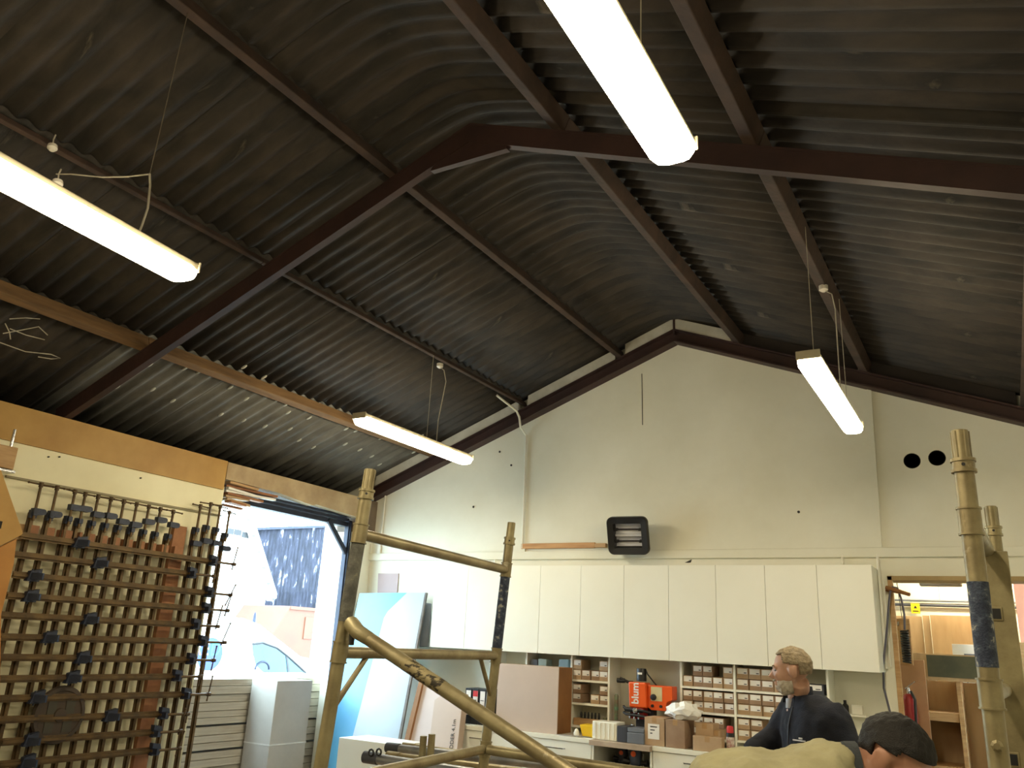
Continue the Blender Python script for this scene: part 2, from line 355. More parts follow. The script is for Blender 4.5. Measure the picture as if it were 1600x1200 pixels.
# branching flex of the left lamp and the small junction pieces on the purlin
p0 = at(213,374,2,3.243); jn = p0+V(.03,0,.22)
fl = [at(x,y,1,p0.y) for x,y in ((213,374),(222,352),(231,325),(234.5,290),(234,272))]
MB().tube(fl, .005, 7).build('flex', m_wire, lamp_b)
q1 = at(88,272,1,p0.y); MB().tube([at(x,y,1,p0.y) for x,y in ((234,272),(200,276),(160,277),(110,272),(88,272))], .0035, 6).build('flex', m_wire, lamp_b)
MB().tube([fl[-1],fl[-1]+(V(-3.133,p0.y+.05,raf(-3.133)+.137)-fl[-1])*.5,V(-3.133,p0.y+.05,raf(-3.133)+.137)], .0025, 6).build('suspension_wire', M('dark_wire',(112,102,86),(92,84,70),10,.8), lamp_b)  # upper wire in a darker brown than the others
for nm,px,lab in (('upper',(82,230),'small pale cable clip hanging by a purlin, upper of the pair'),('lower',(90,286),'small pale cable clip hanging by a purlin, lower of the pair')):
    p = at(*px,0,-4.18 if nm == 'upper' else q1.x)
    t = thing('cable_clip', lab, 'clip', p, 'cable clips above the left lamp')
    mb = MB(); mb.lathe(p,(.2,0,-1),[(.008,-.02),(.024,-.012),(.026,.008),(.014,.022)],12); mb.build('rosette', M('porcelain',(226,220,206),(206,200,186),8,.4), t, smooth=True)
    MB().tube([p+V(0,0,.015),p+V(-.01,0,.05),p+V(-.02,.01,.09)], .004, 6).build('hook', m_wire, t)
# rosettes and drop flexes of the lamps by the gable
for px,lp,off in (((702,567),lamp_c,0),((1297,480),lamp_d,0)):
    X = -4.254 if lp is lamp_c else -.841
    cz = WO[lp.name]
    p = V(X+.02, cz.y+(.22 if lp is lamp_c else .25), raf(X)+.12)
    MB().lathe(p,(0,0,-1),[(.03,-.01),(.03,.02),(.012,.034)],12).build('ceiling_rose', M('porcelain',(226,220,206)), lp, smooth=True)
    MB().tube([p+V(0,0,-.02),p+V(.05,0,-.06),p+V(.06,.03,-.16),V(cz.x,p.y+.05,cz.z+.3),V(cz.x,p.y+.05,cz.z+.095)], .004, 6).build('flex', m_wire, lp)
# loose wires tangled under the timber purlin at the left edge
tw = thing('loose_cables', 'tangle of loose pale wires under the roof at the left edge', 'cable', at(30,540,0,-5.5))
for pts in (((0,535),(40,548),(80,552),(95,558),(80,562),(60,556)),((5,520),(35,515),(60,512),(75,522)),((8,505),(15,520),(16,532)),((15,515),(40,525),(70,530)),((15,498),(40,496),(62,500))):
    q = [at(x,y,0,-5.55)+V(0,0,random.uniform(-.01,.01)) for x,y in pts]; MB().tube(q,.0035,6).build('cable', m_wire, tw)
# ------------------------------------------------------------------ conduits on the gable wall
m_con = m_white
def conduit(label, pts, r=.011, mat=m_con, nm='conduit', cat='conduit'):
    q = [at(x,y,1,D-.02) for x,y in pts]; return tag(MB().tube(q, r, 8).build(nm, mat, smooth=True), label, cat)
cz = at(824,636,1,D-.15)
q = [V(-4.35,D-.5,raf(-4.3)+.2),V(-4.30,D-.17,raf(-4.3)+.12),V(-4.27,D-.15,raf(-4.3)+.05),V(-4.255,D-.14,3.86),V(-4.25,D-.02,3.80),at(816,857,1,D-.02)]
tag(MB().tube(q,.012,8).build('conduit', m_con, smooth=True), 'long white conduit running down from the purlin to the pine batten', 'conduit')
conduit('short white conduit in the corner beside the doorway', [(603,768),(602,775),(598,820),(590,868)], .010)
conduit('thin white conduit above the right end of the wall cupboards', [(1316,866),(1317,882)], .012)
conduit('white conduit behind the right side of the end wall cupboard', [(1371,866),(1374,900),(1385,1045)], .012)
conduit('thin white cable conduit beside the doorway jamb', [(1381,908),(1392,1042)], .006)
conduit('short white conduit dropping from rail above the second wall cupboard', [(773,868),(774,884)], .008)
for px in ((579,858),(593,858)):
    p = at(*px,1,D-.012); MB().box((p.x-.02,D-.03,p.z-.06),(p.x+.02,D,p.z+.06)).build('wall_clip', m_white, wb)
tag(MB().box(tuple(at(816,858,1,D)-V(0,.03,0)), tuple(at(931,848,1,D))).build('timber_batten', M('batten_pine',(196,150,98),(170,122,76),5,.6,stretch=(.6,4,8)), bevel=.002), 'pine batten screwed to the white wall left of the heater', 'batten')
a = at(932,856,1,D); b = at(949,849.5,1,D)
tag(MB().box((a.x,D-.045,a.z),(b.x,D,b.z)).build('timber_offcut', m_wood, bevel=.002), 'short pine offcut at the end of the batten beside the heater', 'offcut')
# ------------------------------------------------------------------ infrared heater
hc = V(-2.995,7.27,2.685)
ht = thing('infrared_heater', 'black square infrared heater with two tubes on the gable wall', 'heater', (hc.x,hc.y,hc.z-.17))
tl = .30; fw = V(.10,-math.cos(tl),-math.sin(tl)).normalized(); rt = V(1,.10,0); rt = (rt-fw*rt.dot(fw)).normalized(); up = rt.cross(fw).normalized()*1
if up.z < 0: up = -up
def rrect(w2,h2,r,k=5):
    pts = []
    for cx,cy,a0 in ((w2-r,h2-r,0),(-w2+r,h2-r,90),(-w2+r,-h2+r,180),(w2-r,-h2+r,270)):
        for i in range(k+1):
            a = math.radians(a0+90*i/k); pts.append((cx+r*math.cos(a), cy+r*math.sin(a)))
    return pts
def hp(x,y,z): return hc+rt*x+up*y+fw*z
o1 = rrect(.198,.178,.055); i1 = rrect(.135,.115,.012); n = len(o1)
mb = MB(); rings = [[hp(x*.82,y*.82,-.07) for x,y in o1],[hp(x,y,-.01) for x,y in o1],[hp(x,y,.03) for x,y in o1],[hp(x*.96,y*.96,.045) for x,y in o1],[hp(x,y,.035) for x,y in i1],[hp(x*.97,y*.97,-.03) for x,y in i1]]
mb.add([p for rg in rings for p in rg], [(i*n+k,i*n+(k+1)%n,(i+1)*n+(k+1)%n,(i+1)*n+k) for i in range(5) for k in range(n)]+[tuple(range(n))])
mb.build('housing', m_black, ht, smooth=True)
rf = MB()
for k in (-1,1):
    for j in range(8):
        a0 = math.pi*j/8; a1 = math.pi*(j+1)/8
        f_ = lambda a: (k*.055+.05*math.cos(a), -.022+.0-.018*math.sin(a))
        (ya,za),(yb,zb) = f_(a0),f_(a1)
        rf.add([hp(-.13,ya,za),hp(.13,ya,za),hp(.13,yb,zb),hp(-.13,yb,zb)],[(0,1,2,3)])
rf.build('reflector', M('satin_steel',(222,224,232),(204,206,214),6,.3,metal=.25), ht, smooth=True)  # pale, barely metallic colour stands in for reflected light
MB().obox(hp(0,0,-.012),(.26,.010,.02),rt,up).build('divider', M('satin_steel',(214,216,222)), ht)
for k in (-1,1):
    MB().tube([hp(-.12,k*.055,-.01),hp(.12,k*.055,-.01)],.008,10).build('quartz_tube', M('dark_quartz',(52,46,50),(40,36,40),8,.25), ht, smooth=True)
    for sg in (-1,1): MB().obox(hp(sg*.118,k*.055,-.008),(.03,.024,.05),rt,fw).build('tube_clip', m_black, ht, bevel=.002)
MB().tube([hp(0,0,-.07),V(hc.x+.02,D-.01,hc.z)],.018,10).build('wall_bracket', m_black, ht)
# ------------------------------------------------------------------ wall cupboards
Yc = 7.104; zb, zt = 1.588, 2.388
edges = [-5.072,-4.66,-4.245,-3.83,-3.40,-2.967,-2.545,-2.122,-1.705,-1.289,-.872]
units = [(0,1,'leftmost white wall cupboard, single door, beside the leaning sheets'),(1,3,'white wall cupboard with two doors behind the scaffold post'),(3,5,'white two door wall cupboard above the beige box and left of the drill press'),(5,7,'white two door wall cupboard above the orange drill press'),(7,9,'white two door wall cupboard above the man in navy'),(9,10,'rightmost white wall cupboard, single door, beside the doorway')]
for a,b,lab in units:
    x0, x1 = edges[a], edges[b]; t = thing('wall_cupboard', lab, 'cupboard', ((x0+x1)/2,(Yc+D)/2,zb), 'row of white wall cupboards')
    MB().box((x0+.001,Yc+.020,zb),(x1-.001,D-.001,zt)).build('carcass', m_cab, t)
    for i in range(a,b): MB().box((edges[i]+.0015,Yc,zb-.004),(edges[i+1]-.0015,Yc+.018,zt+.002)).build('door', m_cab, t, bevel=.0015)
p = at(1075,879,1,Yc+.05); tag(MB().add([p+V(-.03,0,-.001),p+V(.03,-.01,.0),p+V(.02,.05,.035),p+V(-.015,.04,.012),p+V(.0,.02,-.001)],[(0,1,2),(0,2,3),(1,4,2),(0,3,4),(3,2,4),(0,4,1)]).build('scrap', m_black), 'small black scrap lying on top of the wall cupboards', 'scrap')
# ------------------------------------------------------------------ counter and base units
Yf = 6.85; zc = .92; XE = -1.22
tag(MB().box((-4.53,Yf-.01,zc-.035),(-3.14,D-.002,zc)).build('worktop', m_cab, bevel=.002), 'white worktop carrying the beige box and binders', 'worktop')
tag(MB().box((-3.14,Yf-.06,zc-.04),(-2.60,D-.002,zc)).build('worktop', M('worn_worktop',(186,168,150),(160,140,120),4,.6), bevel=.002), 'worn brown edged worktop above the open shelf unit', 'worktop')
tag(MB().box((-2.60,Yf-.01,zc-.035),(XE,D-.002,zc)).build('worktop', m_cab, bevel=.002), 'white worktop carrying the cardboard boxes', 'worktop')
def handle(c, L, par):
    mb = MB(); mb.tube([c+V(-L/2,0,0),c+V(-L/2+.01,-.025,0),c+V(L/2-.01,-.025,0),c+V(L/2,0,0)],.005,8); return mb.build('handle', m_chrome, par, smooth=True)
def base_unit(x0,x1,lab,drawers,hx=None):
    t = thing('base_unit', lab, 'cabinet', ((x0+x1)/2,(Yf+D)/2,0), 'white base units under the worktop')
    MB().box((x0+.001,Yf+.02,.1),(x1-.001,D-.002,zc-.036)).build('carcass', m_cab, t)
    MB().box((x0+.001,Yf+.06,0),(x1-.001,D-.01,.1)).build('plinth', m_cab, t)
    ztop = zc-.038; hs = [.2,.26,.31]
    for h_ in hs:
        dr = MB().box((x0+.002,Yf,ztop-h_+.003),(x1-.002,Yf+.019,ztop)).build('drawer', m_cab, t, bevel=.0015)
        handle(V(hx if hx else (x0+x1)/2, Yf, ztop-.06), .2 if x1-x0 > .6 else .12, dr); ztop -= h_
base_unit(-4.52,-3.825,'white drawer unit at the left end under the binders',3,-4.26)
base_unit(-3.823,-3.142,'white drawer unit under the beige box, second from left',3,-3.49)
base_unit(-2.598,-1.92,'white drawer unit under the cardboard boxes',3,-2.24)
base_unit(-1.918,XE,'white drawer unit at the right end behind the man in navy',3)
t = thing('open_shelf_unit', 'open base unit with black tools on its shelf', 'cabinet', (-2.87,7.1,0))
MB().box((-3.139,Yf,0),(-3.121,D-.002,zc-.041)).build('side_panel', m_cab, t); MB().box((-2.621,Yf,0),(-2.603,D-.002,zc-.041)).build('side_panel', m_cab, t)
MB().box((-3.12,D-.02,0),(-2.622,D-.004,zc-.041)).build('back_panel', m_cab, t)
MB().box((-3.12,Yf+.005,.700),(-2.622,D-.021,.722)).build('shelf', m_cab, t); MB().box((-3.12,Yf+.005,.1),(-2.622,D-.021,.118)).build('shelf', m_cab, t)
def router(x,y,z,lab,s=1):
    t = thing('router', lab, 'power tool', (x,y,z), 'tools in the open unit')
    MB().lathe((x,y,z),(0,0,1),[(.07*s,0),(.07*s,.012)],16).build('base_plate', m_black, t, smooth=True)
    MB().lathe((x,y,z+.03*s),(0,0,1),[(.03*s,-.02),(.038*s,0),(.042*s,.05*s),(.04*s,.09*s),(.02*s,.105*s)],14).build('motor', m_dgrey, t, smooth=True)
    for sg in (-1,1):
        MB().tube([V(x+sg*.04*s,y,z+.035*s),V(x+sg*.085*s,y,z+.04*s)],[.012*s,.02*s],10).build('handle', m_black, t, smooth=True)
        MB().tube([V(x+sg*.045*s,y+.02,z+.012),V(x+sg*.045*s,y+.02,z+.09*s)],.006*s,8).build('column', m_chrome, t)
    MB().lathe((x,y-.042*s,z+.09*s),(0,-1,0),[(.018*s,0),(.018*s,.006)],12).build('badge', m_orange, t)
router(-2.80,Yf+.14,.722,'black router with an orange badge on the open shelf',1.25)
router(-2.98,Yf+.30,.722,'black router further back at the left of the open shelf',1.0)
# ------------------------------------------------------------------ shelf rack on the worktop
Ys = 7.2
def XU(x): return at(x,1070,1,Ys).x
ux = [XU(691),XU(768),XU(821),XU(892),XU(951),XU(1064),XU(1147.5),XU(1293)]
rk = thing('shelf_rack', 'white pigeonhole shelving standing on the worktop under the cupboards', 'shelving', ((ux[1]+ux[-1])/2,(Ys+D)/2,zc))
for i,x in enumerate(ux[1:]):
    MB().box((x-.009,Ys,zc+.001),(x+.009,D-.003,zb-.006)).build('upright', m_cab, rk, bevel=.001)
zs = {3:(1.374,1.176,.985), 5:(1.386,1.190,.99), 6:(1.386,1.194,.999)}
for i,zz in zs.items():
    for z in zz: MB().box((ux[i]+.0095,Ys+.002,z-.018),(ux[i+1]-.0095,D-.003,z)).build('shelf', m_cab, rk, bevel=.001)
sock = [('left','third upright',3),('middle','',5),('right','',6)]
def carton(x0,x1,z0,z1,lab,mat,dark=False,grp='small cartons in the pigeonholes',labl=True,dy=.012):
    y0 = Ys+dy
    t = thing('small_carton', lab, 'box', ((x0+x1)/2,y0+.1,z0), grp)
    MB().box((x0+.002,y0,z0+.0005),(x1-.002,y0+.2,z1-.003)).build('carton_body', mat, t, bevel=.002)
    if labl:
        lw = x1-x0; lz0 = z0+(z1-z0)*.42
        MB().box((x0+lw*.10,y0-.0015,lz0),(x1-lw*.10,y0-.0001,z1-.008)).build('paper_label', m_label, t)
        MB().box((x0+lw*.62,y0-.0025,lz0+.006),(x1-lw*.16,y0-.0016,lz0+.013)).build('label_print', m_print, t)
BAYS = {3:'left bay',5:'middle bay',6:'right bay'}
LEV = ['top shelf','middle shelf','bottom shelf']
def fill(bay, level, layout, ncol, hbox, z0):
    a, b = ux[bay]+.012, ux[bay+1]-.012; cw = (b-a)/ncol
    for c_,n_ in layout:
        for k in range(n_):
            pos = ['lower','upper','third'][k] if n_ > 1 else 'single'
            mat = random.choice([m_card,m_cardd,m_cardd])
            carton(a+c_*cw,a+(c_+1)*cw,z0+k*hbox,z0+(k+1)*hbox,'%s labelled carton, %s column of the %s, %s of the pigeonholes' % (pos,ORD[c_],LEV[level],BAYS[bay]),mat,dy=random.uniform(.006,.03))
fill(3,0,[(0,2),(1,1),(2,1),(3,2)],4,.088,1.374); fill(3,1,[(0,2),(2,1),(3,2)],4,.08,1.176)
fill(5,0,[(0,1),(1,2),(2,2),(3,1),(4,2)],5,.088,1.386); fill(5,1,[(0,2),(1,2),(2,2),(3,2),(4,2)],5,.084,1.190); fill(5,2,[(1,2),(2,2),(3,2)],5,.082,.99)
fill(6,0,[(0,2),(1,2),(2,2),(3,2),(4,1)],7,.088,1.386); fill(6,1,[(0,2),(1,2),(2,2),(3,2),(4,2)],7,.084,1.194); fill(6,2,[(0,2),(1,2)],7,.084,.999)
a = ux[6]; carton(ux[7]-.20,ux[7]-.03,1.386,1.47,'dark box with small label at the right end of the top shelf',m_dgrey)
# tray of drill bits on the bottom shelf of the left bay
tx0, tx1 = ux[3]+.02, ux[4]-.09
t = thing('bit_tray', 'wooden block holding a row of dark drill bits on the lowest shelf', 'tool holder', ((tx0+tx1)/2,Ys+.08,.985))
MB().box((tx0,Ys+.03,.985),(tx1,Ys+.13,1.045)).build('block', m_wood, t, bevel=.003)
for k in range(6):
    x = tx0+.06+k*.035; MB().tube([V(x,Ys+.07,1.045),V(x,Ys+.07,1.075),V(x,Ys+.07,1.10)],[.010,.012,.006],8).build('drill_bit', m_black, t)
x = ux[4]-.05; tag(MB().lathe((x,Ys+.06,.985),(0,0,1),[(.03,0),(.031,.05),(.022,.06),(.024,.062),(.024,.085)],14).build('jar', M('murky_jar',(120,122,98),(96,98,80),6,.3), smooth=True), 'small murky jar with a lid right of the drill bits', 'jar')
# dark clutter on top of the rack at the left
for px,s,lab,mt in (((838,1038),.05,'grey tin in the pigeonhole above the beige box, left of three',m_grey),((851,1038),.055,'pale green tin in the pigeonhole above the beige box',M('pale_green',(176,196,186))),((884,1037),.06,'pale blue tin in the pigeonhole next to the left cartons',M('pale_blue',(150,180,190)))):
    p = at(*px,1,Ys+.08); tag(MB().box((p.x-s*.8,Ys+.03,1.44),(p.x+s*.8,Ys+.15,1.44+s*1.7)).build('tin_box', mt, bevel=.004), lab, 'tin')
MB().box((ux[2]+.0095,Ys+.01,1.42),(ux[3]-.0095,D-.003,1.44)).build('shelf', m_cab, rk)
# ------------------------------------------------------------------ things on the worktop
def cbox(name,x0,x1,y0,y1,z0,z1,mat,lab,cat='box',bev=.003,grp=None): return tag(MB().box((x0,y0,z0),(x1,y1,z1)).build(name,mat,bevel=bev),lab,cat,grp)
# beige box with brown side
a = at(779,1040,1,6.90); b = at(870,1143,1,6.90); a2 = at(884,1140,1,6.98)
t = thing('flat_pack_box', 'large beige panel box with a brown side standing on the worktop', 'box', ((a.x+b.x)/2,6.95,zc))
MB().box((a.x,6.90,zc+.001),(b.x,6.912,1.478)).build('front_panel', m_beige, t, bevel=.001)
MB().box((a.x+.004,6.912,zc+.001),(b.x-.004,7.185,1.474)).build('box_body', m_brownedge, t)
# lever arch binders
xb = at(726,1100,1,6.98).x
for k,(wd,lb_) in enumerate(((.075,'black binder with a white spine label, leftmost of three'),(.075,'black binder with a red and white spine label, middle of three'),(.075,'black binder with a white spine label, right of three by the scaffold post'))):
    x0 = xb+k*.079; t = thing('lever_arch_binder', lb_, 'binder', (x0+wd/2,7.0,zc), 'binders on the worktop')
    MB().box((x0,6.98,zc+.001),(x0+wd,7.19,1.235)).build('cover', m_black, t, bevel=.004)
    MB().box((x0+.012,6.978,1.0),(x0+wd-.012,6.9795,1.215)).build('spine_label', m_label, t)
    if k == 1: MB().box((x0+.012,6.976,1.165),(x0+wd-.012,6.9775,1.215)).build('red_band', M('red_print',(206,48,52)), t)
    for z in (1.04,1.09,1.13): MB().box((x0+.018,6.976,z),(x0+wd-.022,6.9775,z+.006)).build('label_print', m_print, t)
# yellow tray, paper scraps
p = at(904,1146,1,6.93)
mb = MB(); x0,x1 = at(905,1140,1,6.93).x, at(928,1140,1,6.93).x
mb.hexa([V(x0+.02,6.95,zc+.001),V(x1-.02,6.95,zc+.001),V(x1-.02,7.07,zc+.001),V(x0+.02,7.07,zc+.001),V(x0,6.93,1.02),V(x1,6.93,1.02),V(x1,7.09,1.02),V(x0,7.09,1.02)])
tag(mb.build('parts_bin', m_yellow, bevel=.008), 'small yellow plastic parts bin on the worktop', 'bin')
x = at(897,1143,1,6.9).x; tag(MB().lathe((x,6.95,zc),(0,0,1),[(.022,0),(.026,.02),(.018,.05),(.008,.062)],12).build('knob', m_white, smooth=True), 'small white knob beside the yellow bin', 'knob')
for k in range(3):
    x = at(880+k*14,1146,1,6.9).x; tag(MB().obox((x,6.92+.02*k,zc+.003+.002*k),(.13,.09,.002),(1,.2*(k-1),0)).build('paper_sheet', M('dull_paper',(176,168,160),(150,142,134),6,.8)), '%s crumpled paper scrap lying between beige box and yellow bin' % ['leftmost','middle','rightmost'][k], 'paper')
# toolbox row
xs_ = [at(x,1145,1,6.87).x for x in (925,964,980,1007)]
t = thing('ribbed_case', 'white ribbed plastic case left of the dark grey boxes', 'case', ((xs_[0]+xs_[1])/2,6.95,zc))
MB().box((xs_[0],6.872,zc+.001),(xs_[1]-.003,7.05,1.065)).build('case_body', m_cab, t, bevel=.006)
for k in range(5):
    x = xs_[0]+.03+k*(xs_[1]-xs_[0]-.06)/4; MB().box((x-.006,6.866,zc+.01),(x+.006,6.873,1.055)).build('rib', m_cab, t, bevel=.002)
cbox('dark_case',xs_[1],xs_[2]-.002,6.87,7.05,zc+.001,1.045,m_dgrey,'narrow dark grey case in the middle of the row','case',.005)
t = thing('blue_grey_case','blue grey plastic case left of the labelled carton','case',((xs_[2]+xs_[3])/2,6.95,zc))
MB().box((xs_[2],6.865,zc+.001),(xs_[3],7.06,1.005)).build('case_body', m_grey, t, bevel=.005)
MB().box((xs_[2]+.002,6.87,1.006),(xs_[3]-.002,7.055,1.04)).build('lid', m_grey, t, bevel=.005)
# cardboard boxes
def openbox(name,x0,x1,y0,y1,z0,z1,lab,mat=m_card,label=False,flaps=False):
    t = thing(name,lab,'box',((x0+x1)/2,(y0+y1)/2,z0),'cardboard boxes on the worktop')
    MB().box((x0,y0,z0+.001),(x1,y1,z1)).build('carton_body',mat,t,bevel=.003)
    MB().box(((x0+x1)/2-.02,y0-.001,z1-.04),((x0+x1)/2+.02,y1,z1+.001)).build('tape',M('brown_tape',(176,140,96)),t)
    if label:
        lx0,lx1 = x0+(x1-x0)*.18, x0+(x1-x0)*.76; MB().box((lx0,y0-.0025,z0+.05),(lx1,y0-.001,z1-.05)).build('paper_label',m_label,t)
        for k in range(3): MB().box((lx0+.02,y0-.0035,z1-.075-k*.025),(lx1-.02-.02*k,y0-.0026,z1-.067-k*.025)).build('label_print',m_print,t)
    if flaps: MB().beam(V(x0,y0+.03,z1+.002),V(x0-.06,y0+.03,z1+.09),.12,.004,(1,0,0)).build('flap',mat,t)
    return t
X = lambda x,y=1150,Y=6.88: at(x,y,1,Y).x
openbox('labelled_carton',X(1007),X(1038),6.88,7.1,zc,1.135,'cardboard carton with a white shipping label on the worktop',label=True)
openbox('plain_carton',X(1040),X(1070),6.88,7.12,zc,1.13,'plain cardboard carton under the white plastic bag',m_cardd)
openbox('tall_open_carton',X(1082),X(1110),6.96,7.12,zc,1.12,'tall brown carton behind the low tray box',flaps=False)
openbox('low_tray_carton',X(1083),X(1128),6.87,6.95,zc,1.03,'low cardboard tray in front right of the white bag')
openbox('small_carton_block',X(1112,1150,6.98),X(1126,1150,6.98),6.97,7.09,zc,1.075,'small carton standing behind the low tray, left of the spray can')
# crumpled bag
bm = bmesh.new(); bmesh.ops.create_icosphere(bm, subdivisions=3, radius=1)
bc = V(X(1058)+.02,6.98,1.135); rnd = random.Random(3)
from mathutils import noise
mb = MB(); mb.add([bc+V(v.co.x*.15*(1+.3*noise.noise(v.co*2.3)), v.co.y*.10*(1+.3*noise.noise(v.co*2.7+V(3,1,2))), max(0,.055+v.co.z*.065*(1+.9*noise.noise(v.co*3.1)))) for v in bm.verts],[tuple(v.index for v in f.verts) for f in bm.faces]); bm.free()
tag(mb.build('plastic_bag', M('white_film',(244,244,242),(228,228,226),6,.3)), 'crumpled white plastic bag on a cardboard carton', 'bag')
# spray can
p = V(X(1141,1150,6.95),6.95,zc); t = thing('spray_can','red capped aerosol can beside the middle upright','can',p)
MB().lathe(p,(0,0,1),[(.031,.001),(.032,.01),(.032,.12)],16).build('can_body',M('can_print',(150,80,70),(220,214,204),30,.4),t,smooth=True)
MB().lathe(p+V(0,0,.12),(0,0,1),[(.032,0),(.03,.03)],16).build('can_top',m_black,t,smooth=True)
MB().lathe(p+V(0,0,.15),(0,0,1),[(.027,0),(.027,.035),(.02,.05)],16).build('cap',M('cap_red',(206,50,56)),t,smooth=True)
# ------------------------------------------------------------------ drill press
Yp = 7.08; a = at(982,1065,1,Yp); b = at(1009,1107,1,Yp); t = thing('hinge_drill_press','orange hinge drilling press with black motor on the worktop','machine',((a.x+b.x)/2+.05,7.15,zc))
cx = (a.x+b.x)/2; r_ = (b.x-a.x)/2
hb = MB().hexa([V(a.x+.006,Yp,b.z),V(b.x+.01,Yp,b.z),V(b.x+.01,Yp+.12,b.z),V(a.x+.006,Yp+.12,b.z),V(a.x-.004,Yp,a.z),V(b.x,Yp,a.z),V(b.x,Yp+.12,a.z),V(a.x-.004,Yp+.12,a.z)]).build('gear_housing',m_orange,t,bevel=.012)
tx = text_mesh('blum',.088,(cx+.012,Yp-.002,b.z+.028),(0,0,1),(-1,0,0),off=.0022); tx.build('lettering',M('white_print',(244,240,236)),hb)
m0 = at(996,1062,1,Yp+.06); m1 = at(1009,1045,1,Yp+.06)
mo = MB().lathe(((m0.x+m1.x)/2,Yp+.06,m0.z-.01),(0,0,1),[(.043,0),(.043,.10),(.04,.105)],16).build('motor',m_black,t,smooth=True)
MB().box(((m0.x+m1.x)/2-.02,Yp+.06-.046,m0.z+.045),((m0.x+m1.x)/2+.02,Yp+.06-.040,m0.z+.062)).build('motor_label',m_label,mo)
c0 = at(1012,1109,1,Yp+.03); c1 = at(1050,1073,1,Yp+.03)
cbx = MB().prism([V(c0.x,Yp+.03,c0.z+.02),V(c0.x+.03,Yp+.03,c0.z),V(c1.x-.06,Yp+.03,c0.z),V(c1.x-.05,Yp+.03,c0.z+.07),V(c1.x,Yp+.03,c0.z+.09),V(c1.x,Yp+.03,c1.z),V(c0.x,Yp+.03,c1.z)],(0,.13,0)).build('control_box',m_orange,t,bevel=.006)
MB().box((c0.x+.03,Yp+.027,c0.z+.075),(c0.x+.13,Yp+.0295,c1.z-.012)).build('control_panel',M('panel_print',(216,206,160),(200,190,150),8,.5),cbx)
MB().lathe((c0.x+.055,Yp+.027,c0.z+.105),(0,-1,0),[(.026,0),(.024,.02),(.02,.022)],14).build('dial',m_black,cbx,smooth=True)
for x in (c0.x+.045,c0.x+.12): MB().lathe((x,Yp+.03,c0.z+.035),(0,-1,0),[(.013,0),(.012,.014)],10).build('push_button',m_black,cbx)
hd = MB().box((a.x+.0,Yp+.005,b.z-.09),(b.x-.02,Yp+.11,b.z-.002)).build('drill_head',m_red,t,bevel=.01)
for k in range(3):
    x = a.x+.02+k*.04; MB().tube([V(x,Yp-.01,b.z-.01),V(x,Yp-.01,b.z-.09)],.008,8).build('spindle',m_chrome,hd)
MB().tube([V(a.x-.04,Yp-.01,b.z+.01),V(a.x-.02,Yp-.02,b.z-.03),V(b.x-.02,Yp-.02,b.z-.03)],.009,8).build('lever',m_black,t,smooth=True)
for k_,z_ in enumerate((-.012,-.055)): MB().tube([V(a.x-.035,Yp-.015,b.z+z_+.01),V(a.x-.01,Yp-.03,b.z+z_),V(b.x-.01,Yp-.03,b.z+z_-.008),V(b.x+.035,Yp+.01,b.z+z_-.02)],.012,8).build('guide_ring',m_black,t,smooth=True)
MB().lathe((cx,Yp-.035,b.z-.02),(0,-1,0),[(.022,0),(.022,.012),(.01,.016)],14).build('depth_stop',m_chrome,t,smooth=True)
MB().tube([V(a.x-.09,Yp+.02,b.z+.23),V(a.x-.02,Yp+.05,b.z+.2),V(a.x+.02,Yp+.06,b.z+.2)],.012,8).build('hold_arm',m_black,t,smooth=True)
MB().tube([V(a.x-.12,Yp+.03,b.z+.21),V(a.x-.05,Yp+.04,b.z+.21)],.02,8).build('hold_knob',m_black,t,smooth=True)
MB().box((a.x+.02,Yp+.12,zc+.02),(b.x+.03,Yp+.19,a.z-.03)).build('column',m_dgrey,t,bevel=.005)
MB().box((a.x-.10,Yp-.04,zc+.001),(b.x+.12,Yp+.20,zc+.03)).build('base_plate',m_grey,t,bevel=.004)
MB().lathe((a.x+.03,Yp+.03,zc+.03),(0,0,1),[(.03,0),(.04,.02),(.02,.06),(.015,.10)],14).build('boring_bit',m_chrome,t,smooth=True)
MB().box((a.x-.09,Yp-.03,zc+.032),(a.x-.01,Yp+.06,zc+.09)).build('clamp_block',m_red,t,bevel=.006)
MB().tube([V((m0.x+m1.x)/2+.04,Yp+.06,m0.z+.085),V((m0.x+m1.x)/2+.06,Yp+.05,m0.z+.05),V(c0.x+.06,Yp+.08,c1.z)],.006,8).build('motor_cable',m_black,t,smooth=True)
p = at(963,1106,1,7.2); tag(MB().lathe((p.x,7.2,p.z-.10),(0,0,1),[(.016,0),(.017,.08),(.019,.085),(.019,.20),(.01,.215)],12).build('glue_tube',M('green_tube',(96,150,120),(120,60,50),3,.4,stretch=(.1,.1,5)),smooth=True),'green and red tube hanging left of the drill press','tube')
# small things under the right cupboard
p = at(1321,1113,1,D-.06)
tag(MB().box((p.x-.30,D-.10,p.z-.026),(p.x+.16,D-.001,p.z-.010)).build('wall_ledge',m_white,bevel=.002),'narrow white ledge on the wall below the end cupboard','ledge')
tag(MB().lathe((p.x,D-.05,p.z-.0095),(0,0,1),[(.026,0),(.026,.06),(.012,.075),(.012,.10)],12).build('bottle',m_black,smooth=True),'small black bottle on the white wall ledge','bottle')
tag(MB().box((p.x+.05,D-.07,p.z-.0095),(p.x+.13,D-.02,p.z+.06)).build('plug_box',m_white,bevel=.004),'small white plug box on the wall ledge beside the bottle','plug')
